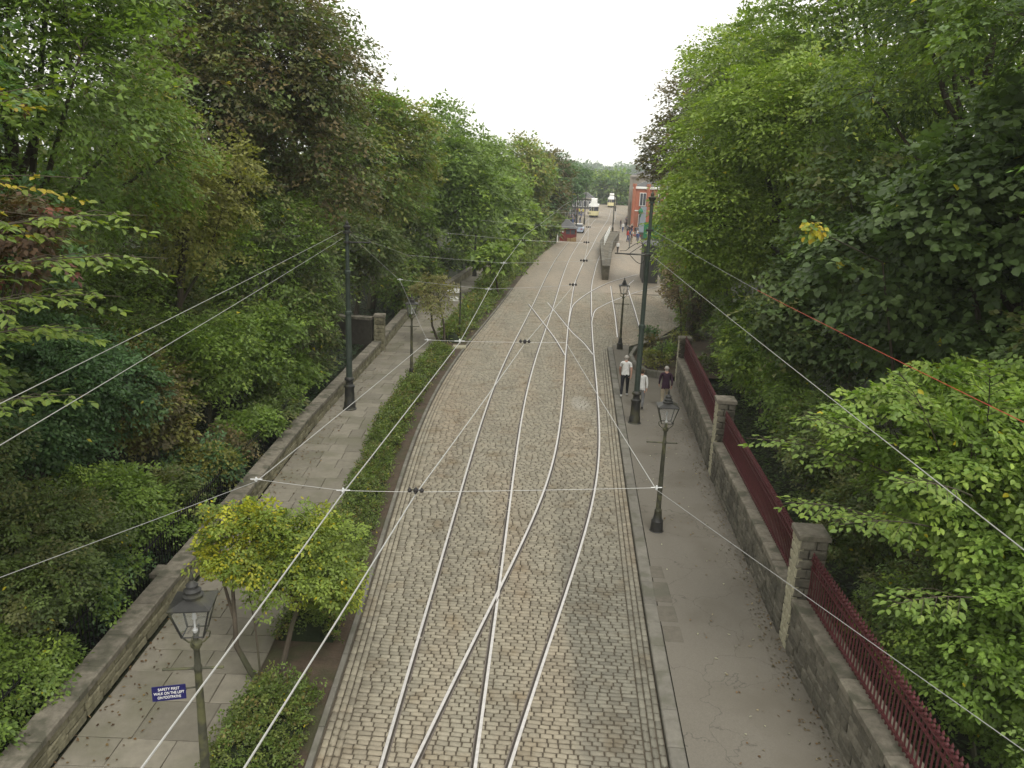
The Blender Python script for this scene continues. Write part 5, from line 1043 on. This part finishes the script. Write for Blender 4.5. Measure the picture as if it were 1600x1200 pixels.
# car, kiosk
M['carpaint'] = mat('pale_blue_car_paint', (.42, .50, .62), .3, .08, 3, spec=.6)
car = thing('parked_car', 'small pale blue car parked beyond the red kiosk', 'car', (9.4, 127, 0), R(-8))
pr = [(-.78, .25), (-.80, .7), (-.72, .82), (-.62, .88), (.62, .88), (.72, .82), (.80, .7), (.78, .25)]
vs = [(x, y, z) for y in (0, 3.6) for x, z in pr]; MB().add(vs, [tuple(range(7, -1, -1)), tuple(range(8, 16))] + [(i, (i + 1) % 8, (i + 1) % 8 + 8, i + 8) for i in range(8)]).build('body', M['carpaint'], car)
MB().add([(-.66, .5, .88), (.66, .5, .88), (.66, 3.2, .88), (-.66, 3.2, .88), (-.52, .95, 1.33), (.52, .95, 1.33), (.52, 2.4, 1.33), (-.52, 2.4, 1.33)], [(0, 1, 5, 4), (1, 2, 6, 5), (2, 3, 7, 6), (3, 0, 4, 7)]).build('windows', M['tramglass'], car)
MB().box(-.54, .54, .93, 2.42, 1.325, 1.38, c=.03).build('roof', M['whitepaint'], car)
for x in (-.74, .74):
    for y in (.7, 2.9): w = MB().lathe([(.3, -.09), (.3, .09)], 12).build('wheel', M['tramgrey'], car); w.rotation_euler.y = R(90); w.location = (x, y, .3)
for x in (-.55, .55): MB().box(x - .12, x + .12, -.03, .02, .58, .72).build('tail_lamp', SK['cloth_red'], car)
M['kioskred'] = mat('dark_red_kiosk_boards', (.17, .022, .022), .5, .2, 3, dark=(.12, .08, .04), dscale=1.5); M['slate'] = mat('grey_slate_roof', (.10, .10, .10), .75, .2, 3, bump=.01); M['timber'] = mat('warm_timber', (.28, .19, .09), .8, .3, 4)
ki = thing('kiosk', 'small dark red hut with a grey pitched roof at the left kerb', 'kiosk', (6.85, 110.6, 0), R(-6))
MB().box(-1.1, 1.1, 0, 2.6, 0, 1.75).build('wall', M['kioskred'], ki)
MB().add([(-1.3, -.3, 1.70), (1.3, -.3, 1.70), (1.3, 2.9, 1.70), (-1.3, 2.9, 1.70), (-.5, .6, 2.85), (-.1, .6, 2.85), (-.1, 2.0, 2.85), (-.5, 2.0, 2.85)], [(0, 1, 5, 4), (1, 2, 6, 5), (2, 3, 7, 6), (3, 0, 4, 7), (4, 5, 6, 7), (3, 2, 1, 0)]).build('roof', M['slate'], ki)
for k, x in enumerate((-.7, 0, .68)): MB().box(x - .26, x + .26, -.03, -.002, .95, 1.55).build('window', M['tramglass'] if k else M['kioskred'], ki)
MB().box(-.78, -.62, -.06, -.032, 1.15, 1.35).build('notice', M['white'], ki)
for x in (.15, .62, 1.0): MB().box(x - .2, x + .18, -.45, -.05, 0, .45 + .1 * (x > .9)).build('crate', M['timber'], ki)

# ------------------------------------------------------------------ far buildings
M['brick'] = mat('orange_glazed_brick', (.37, .15, .09), .6, .15, 2, dark=(.40, .12, .07), dscale=.5); M['greystone'] = mat('grey_ashlar', (.30, .275, .23), .85, .15, 1.5, dark=(.2, .18, .15), dscale=.4)
M['boxdark'] = mat('dark_grey_cladding', (.075, .075, .07), .7, .2, 2); M['hoarding'] = mat('green_hoarding', (.02, .17, .075), .5, .1, 2); M['palewall'] = mat('blue_grey_shopfront', (.28, .32, .36), .7, .1, 2)
def building(label, loc, rz, w, d, h, wall, floors, bays, sbays, cat='building', cornice='greystone', win_w=.9, roof=True, pil=False):
    """box w wide (x) by d deep (y) with windows on the front (-y) and the street side (-x)"""
    b = thing('building', label, cat, loc, rz); fh = h / floors
    MB().box(0, w, 0, d, -.05, h).build('wall', M[wall], b); MB().box(-.25, w + .25, -.25, d + .25, h + .002, h + .35, c=.08).build('cornice', M[cornice], b)
    if roof: MB().add([(-.1, -.1, h + .352), (w + .1, -.1, h + .352), (w + .1, d + .1, h + .352), (-.1, d + .1, h + .352), (w * .3, d * .15, h + 1.6), (w * .7, d * .15, h + 1.6), (w * .7, d * .85, h + 1.6), (w * .3, d * .85, h + 1.6)], [(0, 1, 5, 4), (1, 2, 6, 5), (2, 3, 7, 6), (3, 0, 4, 7), (4, 5, 6, 7)]).build('roof', M['slate'], b)
    def win(x, y, z, ax):
        ww, hh = win_w, fh * .55; u = (lambda a, t0, t1, z0, z1: MB().box(x + a[0], x + a[1], y + t0, y + t1, z0, z1)) if ax == 0 else (lambda a, t0, t1, z0, z1: MB().box(x + t0, x + t1, y + a[0], y + a[1], z0, z1))
        f = u((-ww / 2 - .1, ww / 2 + .1), -.10, -.003, z - .1, z + hh + .1).build('window', M['whitepaint'], b); p = u((-ww / 2, ww / 2), -.13, -.103, z, z + hh).build('pane', M['tramglass'], f)
        q = u((-.03, .03), -.16, -.133, z, z + hh).build('glazing_bar', M['whitepaint'], f)
    for fl in range(floors):
        for k in range(bays): win((k + .5) * w / bays, 0, fl * fh + fh * .25, 0)
        for k in range(sbays): win(0, (k + .5) * d / sbays, fl * fh + fh * .25, 1)
        if fl: MB().box(-.08, w + .08, -.08, d + .08, fl * fh - .08, fl * fh + .08).build('string_course', M[cornice], b)
    if pil:
        for k in range(bays + 1): MB().box(k * w / bays - .14, k * w / bays + .14, -.22, -.003, 0, h).build('pilaster', M[cornice], b)
        for k in range(sbays + 1): MB().box(-.22, -.003, k * d / sbays - .14, k * d / sbays + .14, 0, h).build('pilaster', M[wall], b)
    return b
bk = building('orange brick public house with pale parapet, right side of the far street', (18.9, 135, 0), R(-8), 9, 14, 7.0, 'brick', 2, 3, 5, cornice='whitepaint', pil=False)
for x in (0.02, 2.3, 4.6): MB().lathe([(.28, 0), (.28, 7.4), (.34, 7.45), (.34, 7.8)], 8, (x, -.1)).build('turret', M['brick'], bk)
MB().box(1.2, 2.2, -.35, -.23, 0, 4.2).build('doorway', M['palewall'], bk)
lm = thing('hanging_lamp', 'green globe lamp sign on the front of the orange brick building', 'lamp', (20.0, 133.6, 3.4)); MB().lathe([(.05, -.9), (.12, -.5), (.35, -.2), (.4, .1), (.25, .4), (.03, .55)], 8).build('globe', M['hoarding'], lm, True); MB().tube([(0, 0, .5), (0, .6, .7), (0, 1.2, .7)], .04, 4).build('bracket', M['iron'], lm)
building('grey stone facade with tall pilasters beyond the orange building', (20.4, 151, 0), R(-9), 10, 26, 8.8, 'greystone', 2, 2, 7, pil=True)
building('tall pale grey building rising behind the stone facade', (27.2, 184, 0), R(-9), 12, 22, 9.6, 'greystone', 3, 3, 6)
building('farthest grey house at the end of the right-hand row', (31.8, 216, 0), R(-9), 10, 16, 7.8, 'greystone', 2, 2, 4)
building('low grey-roofed tram shelter left of the front tram', (14.5, 222, 0), R(-6), 5.6, 10, 2.6, 'boxdark', 1, 4, 3, cat='shelter')
bx = thing('booth', 'dark grey box-like booth behind the right green pole', 'booth', (10.9, 69.0, 0), R(-6)); MB().box(0, 1.3, 0, 5, 0, 3.1).build('wall', M['boxdark'], bx); MB().box(-.1, 1.4, -.1, 5.1, 3.102, 3.25).build('roof', M['slate'], bx); MB().box(.2, 1.1, -.04, -.003, .9, 2.3).build('shutter', M['boxdark'], bx)
hb = thing('hoarding', 'bright green board fence in front of the orange brick building', 'hoarding', (18.9, 121.8, 0), R(8))
for k in range(6): MB().box(k * .5, k * .5 + .485, -.03, .03, 0, 2.35).build('board', M['hoarding'], hb)
t = MB().box(-.9, .9, -1.2, 1.2, .0, .12).build('red_mat', SK['cloth_red']); t.location = (18.2, 126.5, 0); tag(t, 'reddish paved threshold before the orange building', 'doorstep')
t = thing('low_wall', 'pale wall along the right side of the side street, past the booth', 'wall', (12.9, 76, 0), R(82)); MB().box(0, 40, -.25, .0, 0, 1.3).build('wall_core', M['greystone'], t); MB().box(0, 40, -.3, .05, 1.302, 1.4).build('coping', M['coping'], t)

# ------------------------------------------------------------------ distant woods and fields
def wood(name, n, xf, y0, y1, zlo, zhi, sc, leafL, cols, seed, z0f):
    global TRI
    rg = np.random.default_rng(seed); C = []
    for _ in range(n):
        y = rg.uniform(y0, y1); x = xf(y, rg); h = rg.uniform(zlo, zhi); rr = h * .38; c = np.array([x, y, z0f(x, y) + h - rr * 1.1]); d = unit(rg.normal(size=(46, 3))); d[:, 2] = np.abs(d[:, 2]) * 1.1 - .3; d[:, 1] = -np.abs(d[:, 1]) * .8
        C.append(c + d * np.array([rr, rr, rr * 1.2]) * rg.uniform(.85, 1.05, (46, 1)))
        q = rg.uniform(-1, 1, (12, 3)) * np.array([rr, rr, 0]); C.append(np.array([x, y - rr * .4, z0f(x, y)]) + q + np.stack([np.zeros(12), np.zeros(12), rg.uniform(.3, h * .5, 12)], 1))
    C = np.concatenate(C); Nn = unit(rg.normal(size=C.shape) + np.array([0, -.8, .5])); A, U = spray_axes(rg, Nn)
    V, F, c = foliage(rg, C, A, U, np.full(len(C), sc) * rg.uniform(.7, 1.3, len(C)), leafL, leafL * .6, cols, False, .35, 0); TRI += len(F) * (F.shape[1] - 2)
    o = link(bpy.data.objects.new(name, npmesh(name, V, F, M['leaf'], col=c))); o['kind'] = 'stuff'; return tag(o, None, None)
scatter_leaves('ivy', 9000, lambda y: ip([(35, 9.5), (45, 10.6), (60, 12.8)], y), lambda y: 24, 35, 62, .12, .18, [(c, 1) for c, w in G_dark + G_mid], 25, 'ground cover under the far right-hand trees')
tag(wood('distant_wood', 70, lambda y, rg: rg.uniform(.085, .175) * y + rg.normal(0, 2), 268, 420, 8, 10.8, 3.2, 1.4, G_blue + G_mid, 51, lambda x, y: ground_z(x, y) - max(0, x / y - .118) * 75), 'far-off wood closing the view behind the trams', 'wood')
tag(wood('hill_wood', 75, lambda y, rg: rg.uniform(-.02, .26) * y, 900, 1100, 6, 10, 8, 4.0, G_blue, 52, hill_z), 'tree belts along the skyline of the far hill', 'wood')
tag(wood('left_backing_wood', 22, lambda y, rg: -.02 * y - rg.uniform(14, 34), 34, 200, 9, 15, 2.6, .7, G_dark, 53, lambda x, y: 0), 'mass of woodland behind the left row of trees', 'wood')
tag(wood('right_backing_wood', 22, lambda y, rg: .07 * y + rg.uniform(17, 34), 40, 125, 8, 14, 2.4, .65, G_dark + G_mid, 54, lambda x, y: 0), 'mass of woodland behind the right row of trees', 'wood')
print('leaf tris', TRI, 'setts', len(setts), 'objects', len(bpy.data.objects))

# ------------------------------------------------------------------ air
HAZE = True
if HAZE:
    mb = MB().box(-1000, 1400, -60, 1600, -3, 48); m = bpy.data.materials.new('pale_haze'); m.use_nodes = True; N = m.node_tree.nodes; N.remove(N['Principled BSDF'])
    pv = N.new('ShaderNodeVolumePrincipled'); pv.inputs['Color'].default_value = (.90, .93, .96, 1); pv.inputs['Density'].default_value = .0004; m.node_tree.links.new(pv.outputs[0], N['Material Output'].inputs['Volume'])
    o = mb.build('haze', m); o['kind'] = 'stuff'
